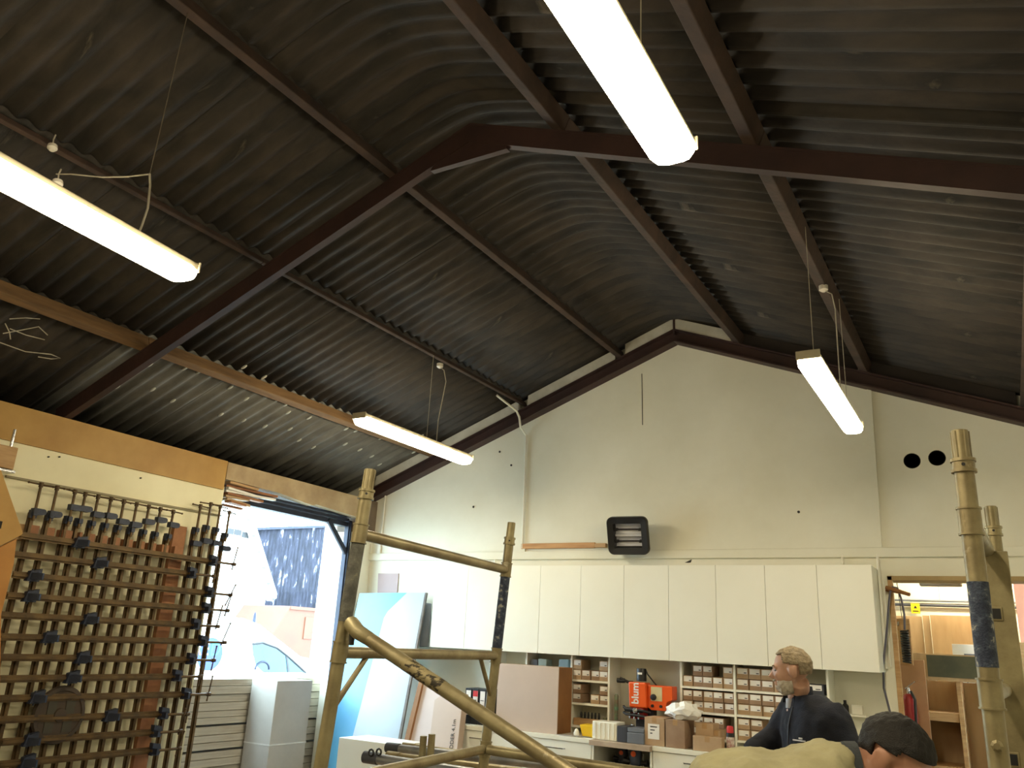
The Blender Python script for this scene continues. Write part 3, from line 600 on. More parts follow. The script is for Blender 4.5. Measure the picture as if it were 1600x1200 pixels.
# ------------------------------------------------------------------ sheets leaning beside the cupboards
P0 = V(0,7.33,2.15); ln = V(0,-2.15,.55).normalized()     # leaning plane
def lean(label, pxs, off, th, mat, name='leaning_sheet', cat='sheet', edge=None):
    p0 = P0+ln*off; q = [onp(x,y,p0,ln) for x,y in pxs]
    q = [V(p.x,p.y,p.z) for p in q]
    o = MB().prism(q, -ln*th).build(name, mat); tag(o, label, cat, 'sheets leaning on the back wall'); return o
m_cyan = M('cyan_sheet',(84,158,186),(66,132,180),.8,.35)
m_pale = M('pale_blue_sheet',(168,178,184),(156,168,176),1,.35)
lean('cyan blue sheet leaning on the back wall by the doorway', [(562,927),(640,926),(600,1215),(493,1235)], .10, .018, m_cyan)
o = lean('pale grey blue sheet with a cut corner in front of the cyan sheet', [(636,926),(664,926),(611,1215),(534,1215),(600,965),(606,955)], .16, .018, m_pale)
p0 = P0+ln*.175; 
m_edge = M('sheet_edge',(120,112,104),(90,84,78),8,.7)
MB().prism([onp(x,y,P0+ln*.16,ln) for x,y in ((664,926),(667,926),(615,1213),(611,1213))],-ln*.02).build('edge_band',m_edge,o)
lean('pinkish board with a brown edge right of the pale sheet', [(656,1072),(690,1066),(668,1215),(619,1215)], .22, .012, M('pink_board',(206,190,182),(196,180,172),2,.6))
o = lean('narrow brown edged board between the pale sheet and pinkish board', [(655,1062),(661,1062),(625,1215),(617,1215)], .25, .03, m_brownedge)
lean('grey board propped behind the sheets at the cupboard end', [(659,941),(673,943),(668,1010),(655,1010)], -.02, .02, M('grey_board',(120,122,124),(104,106,110),3,.6))  # narrow board in its own mid grey
p = [at(x,y,1,D-.012) for x,y in ((591,896),(622.5,896),(620,930),(589.5,930))]
tag(MB().prism(p,(0,.011,0)).build('wall_notice',M('pink_card',(180,160,158),(172,152,150),3,.7)),'small pale pink card panel fixed on the white wall above the cyan sheet','panel')
lc = lean('long ladder carton with printed lettering leaning beside the base units', [(679,1094),(702,1077),(724,1082),(709,1215),(664,1215)], .30, .09, m_beige, 'ladder_carton', 'box')
pa = onp(706.5,1177,P0+ln*.3015,ln); pb = onp(712,1130,P0+ln*.3015,ln); upv = (pb-pa).normalized(); sd = ln.cross(upv)
tx = text_mesh('ADDER 4.1m',.052,pa-ln*0+ln*.001,upv,-sd if sd.x > 0 else sd); tx.build('lettering',m_print,lc)
a = at(530,1152,1,5.9); b = at(612,1160,1,5.9)
t = thing('white_panel_stack','stack of white boards low in front of the cyan sheet','boards',((a.x+b.x)/2,6.1,0))
for k in range(2):
    MB().box((a.x,5.9+k*.2,.0),(b.x+.05,6.09+k*.2,a.z-.004*k)).build('board',m_cab,t,bevel=.003)
# ------------------------------------------------------------------ scaffold tower
lv = V(.046,.040,1)
def P_A(z): return V(-2.137,2.471,0)+lv*(z-2.03)+V(0,0,2.03)
def P_B(z): return V(-2.300,3.873,0)+V(.057,.034,1)*(z-2.03)+V(0,0,2.03)
def P_C(z): return V(-.055,2.55,z)
def P_D(z): return V(-.004,3.86,z)
tw = thing('scaffold_tower','worn aluminium scaffold tower with tube frames and diagonal brace','scaffold',(-1.1,3.15,0))
RUN = (2.03,1.59,1.14,.69,.24); R_ = .0254
for P,tape,bolt in ((P_A,(1.995,1.70,m_grime),0),(P_B,(2.0,1.62,m_tape),0),(P_C,(1.87,1.655,m_tape),1),(P_D,None,1)):
    po = MB().tube([P(.06),P(2.19)],R_,16).build('post',m_alu,tw,smooth=True)
    MB().tube([P(2.19),P(2.285),P(2.286)],[R_*.86,R_*.86,R_*.78],14).build('spigot',m_alu,po,smooth=True)
    for ang in range(0,360,60):
        o = V(math.cos(math.radians(ang)),math.sin(math.radians(ang)),0)*R_*.86; MB().tube([P(2.20)+o,P(2.282)+o],.003,5).build('spigot_rib',m_alu,po)
    for z in (2.165,2.195): MB().tube([P(z),P(z+.009)],R_*1.28,16).build('collar',m_alu,po,smooth=True)
    MB().tube([P(2.172),P(2.196)],R_*1.14,16).build('collar',m_alu,po,smooth=True)
    o_ = (CAM-P(2.182)); o_.z = 0; o_.normalize()
    MB().lathe(P(2.184)+o_*R_*1.07,o_,[(.005,0),(.005,.002)],8).build('pin_hole',m_black,po)
    for z in RUN:
        MB().tube([P(z-.035),P(z+.035)],R_*1.14,16).build('weld_sleeve',m_alu,po,smooth=True)
        for q in (-.037,.033): MB().tube([P(z+q),P(z+q+.005)],R_*1.26,16).build('collar',m_alu,po,smooth=True)
    MB().lathe(P(0),(0,0,1),[(.05,0),(.05,.006),(.018,.008),(.018,.08)],14).build('foot',m_dgrey,po,smooth=True)
    if tape: MB().tube([P(tape[1]),P(tape[0])],R_*1.04,16).build('tape_wrap',tape[2],po,smooth=True)
    if bolt:
        MB().lathe(P(1.47)+o_*R_*.98,o_,[(.014,0),(.014,.012),(.008,.018)],8).build('bolt',m_alu,po)
for PA_,PB_ in ((P_A,P_B),(P_C,P_D)):
    for z in RUN:
        MB().tube([PA_(z),PB_(z)],.0222,14).build('rung',m_alu,tw,smooth=True)
    for z in (1.59,.69):
        d = (PB_(z)-PA_(z)).normalized()
        MB().tube([PA_(z)+d*.20,PA_(z-.2)+d*.01],.011,10).build('gusset_tube',m_alu,tw,smooth=True)
        MB().tube([PB_(z)-d*.20,PB_(z-.2)-d*.01],.011,10).build('gusset_tube',m_alu,tw,smooth=True)
b0 = at(551,981,1,2.425); b1 = V(-.10,2.50,.80)
br = MB().tube([b0+(b1-b0).normalized()*.07,b1-(b1-b0).normalized()*.07],R_*.97,16).build('diagonal_brace',m_alu,tw,smooth=True)
MB().tube([b0+V(-.035,.045,.005),b0+V(-.005,.0,.012),b0+V(.03,-.005,-.012),b0+(b1-b0).normalized()*.09],[.022,.030,.028,.0255],12).build('brace_claw',m_alu,br,smooth=True)
MB().tube([b0+V(-.01,.012,-.02),b0+V(-.005,.008,-.06)],[.012,.010],8).build('latch',m_black,br,smooth=True)
MB().tube([b1-(b1-b0).normalized()*.09,b1+V(.03,.02,0)],[.0255,.028],12).build('brace_claw',m_alu,br,smooth=True)
mid = b0+(b1-b0)*.165; dd = (b1-b0).normalized()
MB().tube([mid-dd*.09,mid+dd*.09],R_*.985,16).build('paint_scuff',M('scuffed',(46,40,30),(146,134,100),26,.6,metal=.4,lo=.44,hi=.52,stretch=(1,1,2.2)),br,smooth=True)
MB().tube([P_B(1.14)+V(.03,-.02,-.0),P_D(1.10)+V(-.03,0,0)],R_*.95,14).build('horizontal_brace',m_alu,tw,smooth=True)
# flat box section beside the right-hand rear post
s0 = at(1553,862,1,3.2); s1 = at(1592,1215,1,3.2)
st = MB().beam(V(s0.x,3.2,s0.z),V(s0.x+.0,3.2,.05),.03,.078,(1,0,0)).build('box_stile',m_alu,tw,bevel=.003)
for px in ((1556,959),(1582,1187)):
    p = at(*px,1,3.182); MB().box((p.x-.019,3.180,p.z-.022),(p.x+.019,3.184,p.z+.022)).build('socket_rim',m_alu,st,bevel=.002)
    MB().box((p.x-.014,3.1775,p.z-.016),(p.x+.014,3.181,p.z+.016)).build('socket_hole',m_black,st)
# scaffold parts piled low behind the left frame
def tubething(label, a, b, r, mat, grp='loose scaffold tubes piled on the trestle'):
    a = Vector(a); b = Vector(b); t = thing('scaffold_tube', label, 'tube', (a+b)/2, grp); d = (b-a).normalized()
    MB().tube([a,b],r,14).build('tube',mat,t,smooth=True)
    MB().tube([a-d*.012,a+d*.09],r*1.15,14).build('end_collar',m_alu if mat is not m_galv else m_dgrey,t,smooth=True); return t
m_galv = M('galvanised',(150,154,160),(120,124,132),8,.4,metal=.7)
Yq = 4.4; zq = .98
tubething('grey scaffold tube with two black clips at the front of the pile', at(572,1183,1,4.25), at(760,1212,1,4.3), .030, m_galv)
for px in ((580,1176),(592,1175)):
    p = at(*px,1,4.22); mb = MB(); mb.tube([p+V(.018*math.cos(a),0,.018*math.sin(a)) for a in [i*math.pi/4 for i in range(9)]],.006,8)
    tag(mb.build('hose_clip',m_black,smooth=True),'small black clip ring on the front scaffold tube, %s one' % ('left' if px[0] < 585 else 'right'),'clip','clips on the scaffold tube')
tubething('thick end collared scaffold tube at the top of the pile', at(607,1168,1,4.6), at(900,1200,1,4.65), .027, m_galv)
tubething('scaffold tube under the top tube of the pile', at(608,1181,1,4.5), at(880,1215,1,4.5), .025, m_alu)
tubething('thin tube lying behind the top of the pile', at(632,1164,1,4.8), at(880,1196,1,4.8), .014, m_alu)
for px,lab in (((662,1150),'left of two short yellowed upright spigots standing in the tube pile'),((675,1147),'right of two short yellowed upright spigots standing in the tube pile')):
    p = at(*px,1,4.35); tag(MB().tube([V(p.x,4.35,p.z),V(p.x,4.35,p.z-.30)],.021,14).build('upright_spigot',m_alu,smooth=True),lab,'tube','upright spigots in the tube pile')
zt_ = .80; t = thing('trestle','timber trestle carrying the pile of scaffold tubes','trestle',(-2.5,4.5,0))
MB().box((-3.6,4.15,zt_-.04),(-1.5,4.95,zt_)).build('top_board',m_ply,t,bevel=.003)
for x in (-3.45,-1.65):
    for y in (4.22,4.88): MB().beam(V(x,y,0),V(x,y,zt_-.04),.06,.06,(1,0,0)).build('leg',m_wood,t)
# ------------------------------------------------------------------ clamp rack on the left wall
XV = XL+.075; XH = XL+.15
def cl_mesh(fn, mat, sm=False):
    mb = MB(); fn(mb); me = mb.mesh('clamp_part', V(0,0,0)); me.materials.append(mat)
    if sm:
        for p in me.polygons: p.use_smooth = True
        me.set_sharp_from_angle(angle=math.radians(40))
    return me
# local frame: +x towards the screw end, z out of the wall
def f_bar(L):
    def g(mb): mb.obox((-L/2,0,-.006),(L,.050,.008)); mb.obox((-L/2,0,.005),(L,.020,.020))
    return g
me_bar = {L: cl_mesh(f_bar(L), m_clampbar) for L in (1.25,1.75,1.95,2.25)}
def g(mb):
    mb.prism([V(-.05,-.036,-.012),V(.02,-.036,-.012),V(.035,.0,-.012),V(.02,.048,-.012),V(-.05,.058,-.012)],(0,0,.045))
    mb.prism([V(-.055,-.022,.03),V(-.005,-.022,.03),V(-.035,-.022,.095),V(-.055,-.022,.095)],(0,.044,0))
me_head = cl_mesh(g, m_jaw)
def g(mb):
    mb.prism([V(-.05,-.036,-.012),V(.04,-.036,-.012),V(.05,.0,-.012),V(.05,.058,-.012),V(-.03,.036,-.012)],(0,0,.045))
    mb.prism([V(-.03,-.024,.03),V(.025,-.024,.03),V(.03,-.024,.10),V(.012,-.024,.11)],(0,.048,0))
    mb.tube([V(-.01,-.05,.01),V(-.01,.05,.01)],.007,8)
me_jaw = cl_mesh(g, m_jaw)
def g(mb): mb.tube([V(-.06,0,.035),V(.20,0,.035)],.0105,10); mb.tube([V(.19,0,.035),V(.225,0,.035)],.016,10)
me_screw = cl_mesh(g, m_clampbar, True)
def g(mb): mb.tube([V(.21,-.10,.035),V(.21,.10,.035)],.006,8); mb.ell((.21,-.10,.035),(.009,0,0),(0,.009,0),(0,0,.009),8,6); mb.ell((.21,.10,.035),(.009,0,0),(0,.009,0),(0,0,.009),8,6)
me_tommy = cl_mesh(g, m_clampbar, True)
def g(mb): mb.obox((.0,-.018,.02),(.045,.072,.05)); mb.lathe((.0,-.055,.02),(0,0,1),[(.0225,-.025),(.0225,.025)],12)
me_vjaw = cl_mesh(g, m_jaw)
def g(mb): mb.obox((-.01,0,.012),(.06,.044,.04)); mb.obox((-.005,0,.04),(.035,.03,.03))
me_vhead = cl_mesh(g, m_jaw)
def sash_clamp(label, org, xdir, L, jaws, grp, vertical, tommy=0.0):
    x = Vector(xdir).normalized(); z = V(1,0,0); z = (z-x*z.dot(x)).normalized(); y = z.cross(x)
    t = thing('sash_clamp', label, 'clamp', org, grp)
    t.matrix_world = Matrix(((x.x,y.x,z.x,org[0]),(x.y,y.y,z.y,org[1]),(x.z,y.z,z.z,org[2]),(0,0,0,1)))
    I = Matrix.Identity(4)
    place('bar', me_bar[L], t, I); place('fixed_head', me_vhead if vertical else me_head, t, I); place('screw', me_screw, t, I)
    place('tommy_bar', me_tommy, t, Matrix.Translation((0,tommy,0)) @ Matrix.Translation((.21,0,.035)) @ Matrix.Rotation(random.uniform(-.3,.3) if vertical else random.uniform(.0,.5),4,'X') @ Matrix.Translation((-.21,0,-.035)))
    for j in jaws:
        if vertical: place('sliding_jaw', me_vjaw, t, Matrix.Translation((-j,0,.0)))
        else: place('sliding_jaw', me_jaw, t, Matrix.Translation((-j,0,0)))
    return t
# upright clamps hung on the red rail
tops = [(66,750),(91,755),(119,761),(135,765),(155,769),(175,773),(195,777),(215,781),(234,785),(252,789),(272,793)]
jy = [800,804,793,795,804,806,815,820,815,812,820]
for k,((x,y),j) in enumerate(zip(tops,jy)):
    p = at(x,y,0,XV+.035); q = at(x-4,j,0,XV+.035); h = p.z-.225
    t = sash_clamp('upright sash clamp, %s from the left along the red rail' % ORD[k], (XV,p.y,h-.02), (0,0,1), 2.25, (), 'upright sash clamps on the wall rack', True, random.uniform(-.02,.02))
    place('sliding_jaw', me_vjaw, t, Matrix.Translation((q.z-h+.02,0,.01)))
for k,(x,y) in enumerate(((314,788),(330,785),(345,789),(359,798))):
    p = at(x,y,0,XV+.035); h = p.z-.225
    sash_clamp('upright sash clamp, %s of four at the doorway end of the rack' % ORD[k], (XV,p.y,h), (0,0,1), 2.25, (.12,), 'upright sash clamps on the wall rack', True, 0)
# horizontal clamps
HB = [((32,836),(333,878),127),((22,866),(300,897),157),((15,897),(327,927),55),((8,930),(322,952),50),((5,961),(306,977),142),((0,995),(317,1003),79),((0,1027),(299,1031),131),((0,1061),(277,1057),115),((0,1092),(291,1085),60),((0,1125),(256,1116),175),((0,1160),(244,1144),50),((0,1195),(242,1172),45)]
for k,(l,r,jx) in enumerate(HB):
    a = at(*l,0,XH); b = at(*r,0,XH); d = b-a
    ty = l[1]+(r[1]-l[1])*(jx-l[0])/(r[0]-l[0]); j = at(jx,ty,0,XH+.04)
    L = 1.95 if d.length > 1.85 else (1.75 if d.length > 1.3 else 1.25)
    sash_clamp('horizontal sash clamp across the rack, %s from the top' % ORD[k], b, d, L, ((b-j).length,), 'horizontal sash clamps on the wall rack', False, random.uniform(.0,.085))
# rack timbers
rk2 = thing('clamp_rack','timber wall rack with a notched red rail holding the sash clamps','rack',(XL+.04,4.2,.3))
ra = at(40,826,0,XL+.05); rb = at(282,862,0,XL+.05)
prev = None
ys_ = [at(x,830,0,XV).y for x,_ in tops]
blocks = []
lo = ra.y
for yy in ys_+[None]:
    hi = (yy-.030) if yy is not None else rb.y
    if hi-lo > .01: blocks.append((lo,hi))
    lo = (yy+.030) if yy is not None else hi
zr0, zr1 = ra.z-.07, ra.z+.03
for (y0,y1) in blocks: MB().box((XL+.001,y0,zr0),(XL+.085,y1,zr1)).build('rail_block', m_redwood, rk2, bevel=.003)
MB().box((XL+.001,ra.y-.12,zr0-.02),(XL+.05,ra.y-.002,zr1)).build('end_block', m_wood, rk2, bevel=.003)
for px0,wd in (((16,840),.12),((284,822),.13)):
    p = at(*px0,0,XL+.05); MB().box((XL+.001,p.y-wd/2,.35),(XL+.045,p.y+wd/2,p.z)).build('batten', m_redwood if wd > .125 else m_wood, rk2, bevel=.003)
pa = at(10,744,0,XL+.02); pb = at(346,806,0,XL+.02)
MB().beam(V(XL+.012,pa.y,pa.z),V(XL+.012,pb.y,pb.z),.02,.016).build('thin_rail', M('dull_strip',(150,140,110),(130,120,92),6,.6), rk2)
dc = at(91,1117,0,XV+.05)
t = thing('round_wall_disc','dark round wooden disc hanging between the upright and horizontal clamps','disc',(XV+.045,dc.y,dc.z-.2))
MB().lathe((XV+.045,dc.y,dc.z),(1,0,0),[(.20,0),(.205,.01),(.195,.028),(.17,.03),(.165,.022),(.05,.022),(.045,.035),(.0,.037)],32).build('disc',M('dark_disc',(62,48,34),(48,38,28),6,.7,bump=.2),t,smooth=True)
for s_ in (-.07,.07): MB().box((XV+.066,dc.y+s_-.035,dc.z-.12),(XV+.071,dc.y+s_+.035,dc.z+.12)).build('disc_panel',M('dark_disc_panel',(54,50,36),(44,40,30),6,.6),t)
for px in ((75,714),(219,747),(92,714)):
    p = at(*px,0,XL); MB().lathe((XL,p.y,p.z),(1,0,0),[(.006,0),(.006,.015),(.004,.018)],8).build('wall_screw',m_black,wl)
# MDF bracket and timber block at the left edge
Xm = XL+.32
q = [at(x,y,0,Xm) for x,y in ((-60,690),(2,735),(36,833),(34,836),(0,853),(-60,880))]
t = thing('mdf_gusset','orange MDF gusset plate at the left edge of the picture','bracket',(Xm,q[0].y,0))
MB().prism(q,(-.022,0,0)).build('plate',m_mdf,t,bevel=.002)
q = [at(x,y,0,Xm-.02) for x,y in ((-60,880),(0,855),(26,842),(22,880),(2,960),(-2,1215),(-60,1215))]
MB().prism(q,(-.02,0,0)).build('leg_board',M('brown_board',(190,134,62),(160,108,48),2,.6),t,bevel=.002)
p = at(0,820,0,Xm+.001); MB().box((Xm,p.y-.02,p.z-.025),(Xm+.002,p.y+.012,p.z+.025)).build('slot',m_dark,t)
a = at(-20,735,0,XL+.20); b = at(29,700,0,XL+.20)
t = thing('timber_block','pale timber block with a steel rod below the fascia board','block',(XL+.1,(a.y+b.y)/2,a.z))
MB().box((XL+.02,a.y,b.z-.16),(XL+.20,b.y,b.z)).build('block',m_wood,t,bevel=.004)
p = at(17,698,0,XL+.12); MB().tube([V(XL+.12,p.y,p.z-.02),V(XL+.12,p.y,p.z+.13)],.011,10).build('rod',m_chrome,t,smooth=True)
p = at(14,730,0,XL+.2); MB().box((XL+.10,p.y-.06,b.z-.185),(XL+.205,p.y+.05,b.z-.165)).build('steel_plate',m_chrome,t,bevel=.003)
# ------------------------------------------------------------------ doorway steel and junk over it
XD = XL-.10
t = thing('door_frame','navy steel door frame with a diagonal corner brace','door frame',(XD,7.0,0))
MB().box((XD-.04,7.12,0),(XD+.02,7.18,2.90)).build('post',m_navy,t,bevel=.003)
MB().box((XD+.021,7.135,0),(XD+.035,7.15,2.88)).build('post_lip',m_navy,t)
for k,(dz,th) in enumerate(((0,.05),(.06,.03),(.10,.02))):
    MB().box((XD-.10+.03*k,5.26,2.83+dz),(XD+.0+.02*k,7.12,2.83+dz+th)).build('head_rail',m_navy,t,bevel=.003)
MB().beam(at(513,812,0,XD),at(541,866,0,XD),.03,.055).build('corner_brace',m_navy,t,bevel=.003)
for k in range(9):
    y0 = 5.265+random.uniform(0,.03); L = random.uniform(.28,.75)*(.5+.07*k); z = 2.775+.026*k; x = XL+.03-random.uniform(0,.10)
    mt = random.choice([m_wood,m_redwood,m_label,m_ply])
    tag(MB().beam(V(x,y0,z),V(x+random.uniform(-.03,.03),y0+L,z+random.uniform(-.03,.02)),random.uniform(.04,.1),.022).build('timber_offcut',mt,bevel=.002),'splintered timber offcut jammed over the doorway, %s from the bottom' % ORD[k],'offcut','timber offcuts over the doorway')
# ------------------------------------------------------------------ yard seen through the doorway
m_yard = M('yard_concrete',(190,186,180),(172,168,162),1.5,.85)
struct(MB().box((-60,-20,-.12),(XL-.3,70,-.02)).build('ground', m_yard))
# stack of shutter boards outside the door
m_bd = M('weathered_board',(196,190,176),(160,154,142),3,.85,stretch=(2,.4,6),bump=.2,c3=(120,114,104))
ZST = at(340,1054,0,-6.66).z-.06; xf = -6.66; z = -.02; k = 0; rnd = random.Random(5)
while z < ZST:
    h = rnd.uniform(.055,.075); gap = .022 if k in (7,10) else .004
    y0 = 4.9+rnd.uniform(-.02,.03); y1 = 8.4+rnd.uniform(-.04,.04)
    t = thing('weathered_board','weathered grey board in the stack by the doorway, %s up from the ground' % ORD[k],'board',(xf-.3,6.6,z),'weathered boards stacked outside the door')
    MB().box((xf-.6,y0,z),(xf+rnd.uniform(-.015,.015),y1,z+h)).build('plank',m_bd,t,bevel=.004)
    z += h+gap; k += 1
ztop = z
# tall pale carton in the doorway
a = at(434,1064,0,-6.27); b = at(489,1062,0,-6.27)
t = thing('tall_carton','tall pale grey carton standing in the open doorway','box',(-6.45,(a.y+b.y)/2,-.02))
bx = MB().box((-6.62,a.y,-.0),(-6.27,b.y,a.z)).build('carton_body',M('pale_carton',(180,174,164),(166,160,150),2,.7),t,bevel=.004)
MB().box((-6.624,a.y-.004,.60),(-6.266,b.y+.004,.612)).build('tape',M('clear_tape',(220,218,210)),t)
# white van
Xv = -13.2
def vp(x,y): return at(x,y,0,Xv)
vb = thing('white_van','white van with a blue round logo on its side in the yard','van',(Xv-.9,12.4,0))
w0 = vp(478,1052)
yb0, yf0 = 9.0, w0.y+1.15
prof = [(yb0,.35),(yb0-.03,1.0),(yb0+.05,1.78),(yb0+.25,1.86),(vp(400,965).y-.3,1.88),(vp(400,965).y+.15,1.78),(w0.y-.05,1.10),(w0.y+.15,1.02),(yf0-.15,.88),(yf0,.65),(yf0,.35)]
m_van = M('van_paint',(242,244,246),(236,238,240),1,.3)
body = MB().prism([V(Xv,y,z) for y,z in prof],(-1.8,0,0)).build('body',m_van,vb,bevel=.04,seg=3)
m_glass = M('van_glass',(14,30,42),(30,74,92),1.2,.1)
wp = [vp(x,y) for x,y in ((394,1006),(410,1004),(432,1012),(450,1026),(472,1046),(477,1051),(412,1051),(400,1040),(395,1022))]
wp = [V(Xv+.004,p.y,p.z) for p in wp]
wn = MB().prism(wp,(.006,0,0)).build('side_window',m_glass,vb)
fr = MB(); fr.tube([V(Xv+.014,p.y,p.z) for p in wp[:6]],.022,8); fr.build('window_seal',m_black,vb)
MB().beam(V(Xv+.014,vp(447,1022).y,vp(447,1022).z),V(Xv+.014,vp(450,1050).y,vp(450,1050).z),.01,.05,(0,1,0)).build('window_pillar',m_black,vb)
pc = vp(410,1038); wh_ = MB(); wh_.tube([V(Xv+.013,pc.y+.19*math.cos(a),pc.z-.1+.15*math.sin(a)) for a in [math.pi*i/12 for i in range(13)]],.02,8); wh_.build('seat_rest',m_navy,vb)
lg = vp(328,1022); r0 = .30
MB().lathe((Xv+.002,lg.y,lg.z),(1,0,0),[(r0,0),(r0,.004)],32).build('logo_disc',M('logo_blue',(8,44,120),(6,38,110),2,.4),vb)
mb = text_mesh('D',.34,(Xv+.008,lg.y-.02,lg.z-.02),(0,1,0),(0,0,1),.002); mb.build('logo_letter',M('logo_cyan',(40,130,160),(40,126,156)),vb)
mb = text_mesh('RE',.34,(Xv+.008,lg.y-.04,lg.z-.02),(0,1,0),(0,0,1),.002,'RIGHT'); mb.build('logo_letter',M('white_print',(244,240,236)),vb)
for y in (yb0+.75,w0.y+.35):
    MB().lathe((Xv-.05,y,.31),(1,0,0),[(.30,-.15),(.32,-.1),(.32,.0),(.30,.04),(.18,.045),(.17,.03),(.05,.04)],24).build('wheel',m_black,vb,smooth=True)
# car behind the van
Xc = -17.0; cp = lambda x,y: at(x,y,0,Xc)
q0 = cp(420,995); vb2 = thing('white_car','white car parked behind the van in the yard','car',(Xc-.9,q0.y+.8,0))
pr = [(q0.y-1.6,.3),(q0.y-1.7,.95),(q0.y-1.2,1.45),(q0.y+.2,1.52),(q0.y+.95,1.08),(q0.y+2.2,.92),(q0.y+2.3,.3)]
MB().prism([V(Xc,y,z) for y,z in pr],(-1.7,0,0)).build('body',m_van,vb2,bevel=.05,seg=3)
MB().prism([V(Xc+.004,y,z) for y,z in ((q0.y-1.2,1.02),(q0.y-1.0,1.40),(q0.y+.15,1.45),(q0.y+.7,1.06))],(.006,0,0)).build('side_window',m_glass,vb2)
for y in (q0.y-1.0,q0.y+1.5): MB().lathe((Xc-.05,y,.31),(1,0,0),[(.30,-.15),(.32,-.1),(.32,0),(.30,.04),(.1,.045)],20).build('wheel',m_black,vb2,smooth=True)
# traffic cone like bollard by the van
p = at(395,985,0,-15.6); tag(MB().lathe((-15.6,p.y,-.02),(0,0,1),[(.2,0),(.2,.05),(.08,.06),(.07,1.5),(.03,2.05),(.01,2.1)],14).build('bollard',m_navy,smooth=True),'dark slim bollard sticking up behind the white van','bollard')
# orange skip
Xs = -20; s0 = at(418,968,0,Xs); s1 = at(455,947,0,Xs); s2 = at(545,950,0,Xs)
sk = thing('orange_skip','pale orange builders skip in front of the dark barn','skip',(Xs-1,(s1.y+s2.y)/2,-.02))
m_sk = M('skip_paint',(100,56,34),(92,50,30),1.5,.6)
zt2 = s1.z
MB().prism([V(Xs,s0.y,1.2),V(Xs,s1.y,zt2),V(Xs,s2.y+1.0,zt2),V(Xs,s2.y+1.6,1.2),V(Xs,s2.y+.8,-.02),V(Xs,s1.y-.1,-.02)],(-2.2,0,0)).build('hopper',m_sk,sk,bevel=.03)
MB().box((Xs+.0,s1.y-.05,zt2-.10),(Xs+.06,s2.y+1.05,zt2)).build('rim',m_sk,sk)
MB().box((Xs,s1.y+.7,zt2-1.0),(Xs+.03,s2.y-.4,zt2-.3)).build('side_plate',m_sk,sk,bevel=.01)
MB().box((Xs,s1.y,.75),(Xs+.05,s2.y+.9,.82)).build('side_rail',m_sk,sk)
# dark corrugated barn
Xb = -30; b0_ = at(395,827,0,Xb); b1_ = at(556,821,0,Xb)
bn = thing('corrugated_barn','dark weathered corrugated metal barn wall with rib shading in its colour beyond the yard','barn',(Xb-3,(b0_.y+b1_.y)/2,-.02))
m_barn = M('barn_sheet',(24,26,38),(50,52,68),1.6,.7,c3=(176,176,186),lo=.40,hi=.60,stretch=(1,3.2,.7))  # blotches are its own; upright streaks put corrugation shading into the colour
n_ = 56; yA, yB = b0_.y-1, b1_.y+4; vs = []
for i in range(n_*2+1):
    y = yA+(yB-yA)*i/(n_*2); dx = .07 if i%2 else -.07; zt3 = b0_.z+(b1_.z-b0_.z)*(y-b0_.y)/(b1_.y-b0_.y)
    vs += [V(Xb+dx,y,-.02),V(Xb+dx,y,zt3*.53),V(Xb+dx*.8-.03,y,zt3*.53),V(Xb+dx*.8-.03,y,zt3)]
mb = MB(); mb.add(vs,[(4*i+k,4*(i+1)+k,4*(i+1)+k+1,4*i+k+1) for i in range(n_*2) for k in range(3)]); o = mb.build('corrugated_wall',m_barn,bn)
s = o.modifiers.new('s','SOLIDIFY'); s.thickness = .03; s.offset = -1
MB().hexa([V(Xb-.1,yA,-.02),V(Xb-8,yA,-.02),V(Xb-8,yB,-.02),V(Xb-.1,yB,-.02),V(Xb-.1,yA,b0_.z*.96),V(Xb-8,yA,b0_.z*.96),V(Xb-8,yB,b1_.z),V(Xb-.1,yB,b1_.z)]).build('barn_body',m_barn,bn)
MB().beam(V(Xb+.05,yA,b0_.z-.15),V(Xb+.05,yB,b0_.z+(b1_.z-b0_.z)*(yB-b0_.y)/(b1_.y-b0_.y)-.0),.15,.12).build('eaves_flashing',m_navy,bn)
# white rendered house at the left
Xh = -23; g0 = at(378,770,0,Xh); g1 = at(424,915,0,Xh)
hs = thing('white_house','white rendered house gable left of the barn','house',(Xh-3,g0.y-3,-.02))
m_rend = M('white_render',(240,240,238),(230,230,228),1,.8)
gy = g1.y-.2; ridge_y = gy-4.6; sl = (g0.z-g1.z)/(g1.y-g0.y)
MB().prism([V(Xh,gy,-.02),V(Xh,gy,g1.z-.1),V(Xh,ridge_y,g1.z+sl*(gy-ridge_y)),V(Xh,ridge_y-4.6,g1.z-.1),V(Xh,ridge_y-4.6,-.02)],(-7,0,0)).build('house_wall',m_rend,hs)
for yy,sg in ((gy,1),(ridge_y-4.6,-1)):
    MB().beam(V(Xh+.05,yy+sg*.25,g1.z-.1-.25*sl),V(Xh+.05,ridge_y,g1.z+sl*4.6),.3,.22).build('verge_board',m_rend,hs)
MB().prism([V(Xh+.25,gy+.3,g1.z-.1-.3*sl+.15),V(Xh+.25,ridge_y,g1.z+sl*4.6+.18),V(Xh+.25,ridge_y-4.9,g1.z-.1-.3*sl+.15),V(Xh+.25,ridge_y-4.9,g1.z-.02-.3*sl+.2),V(Xh+.25,ridge_y,g1.z+sl*4.6+.32),V(Xh+.25,gy+.3,g1.z-.02-.3*sl+.2)],(-7.4,0,0)).build('roof',M('pale_tiles',(150,150,156),(120,120,126),4,.8),hs)
for px in ((360,830),(372,832),(384,836)):
    p = at(*px,0,Xh+.02); MB().box((Xh-.02,p.y-.16,p.z-.10),(Xh+.02,p.y+.16,p.z+.10)).build('vent_slot',m_black,hs)
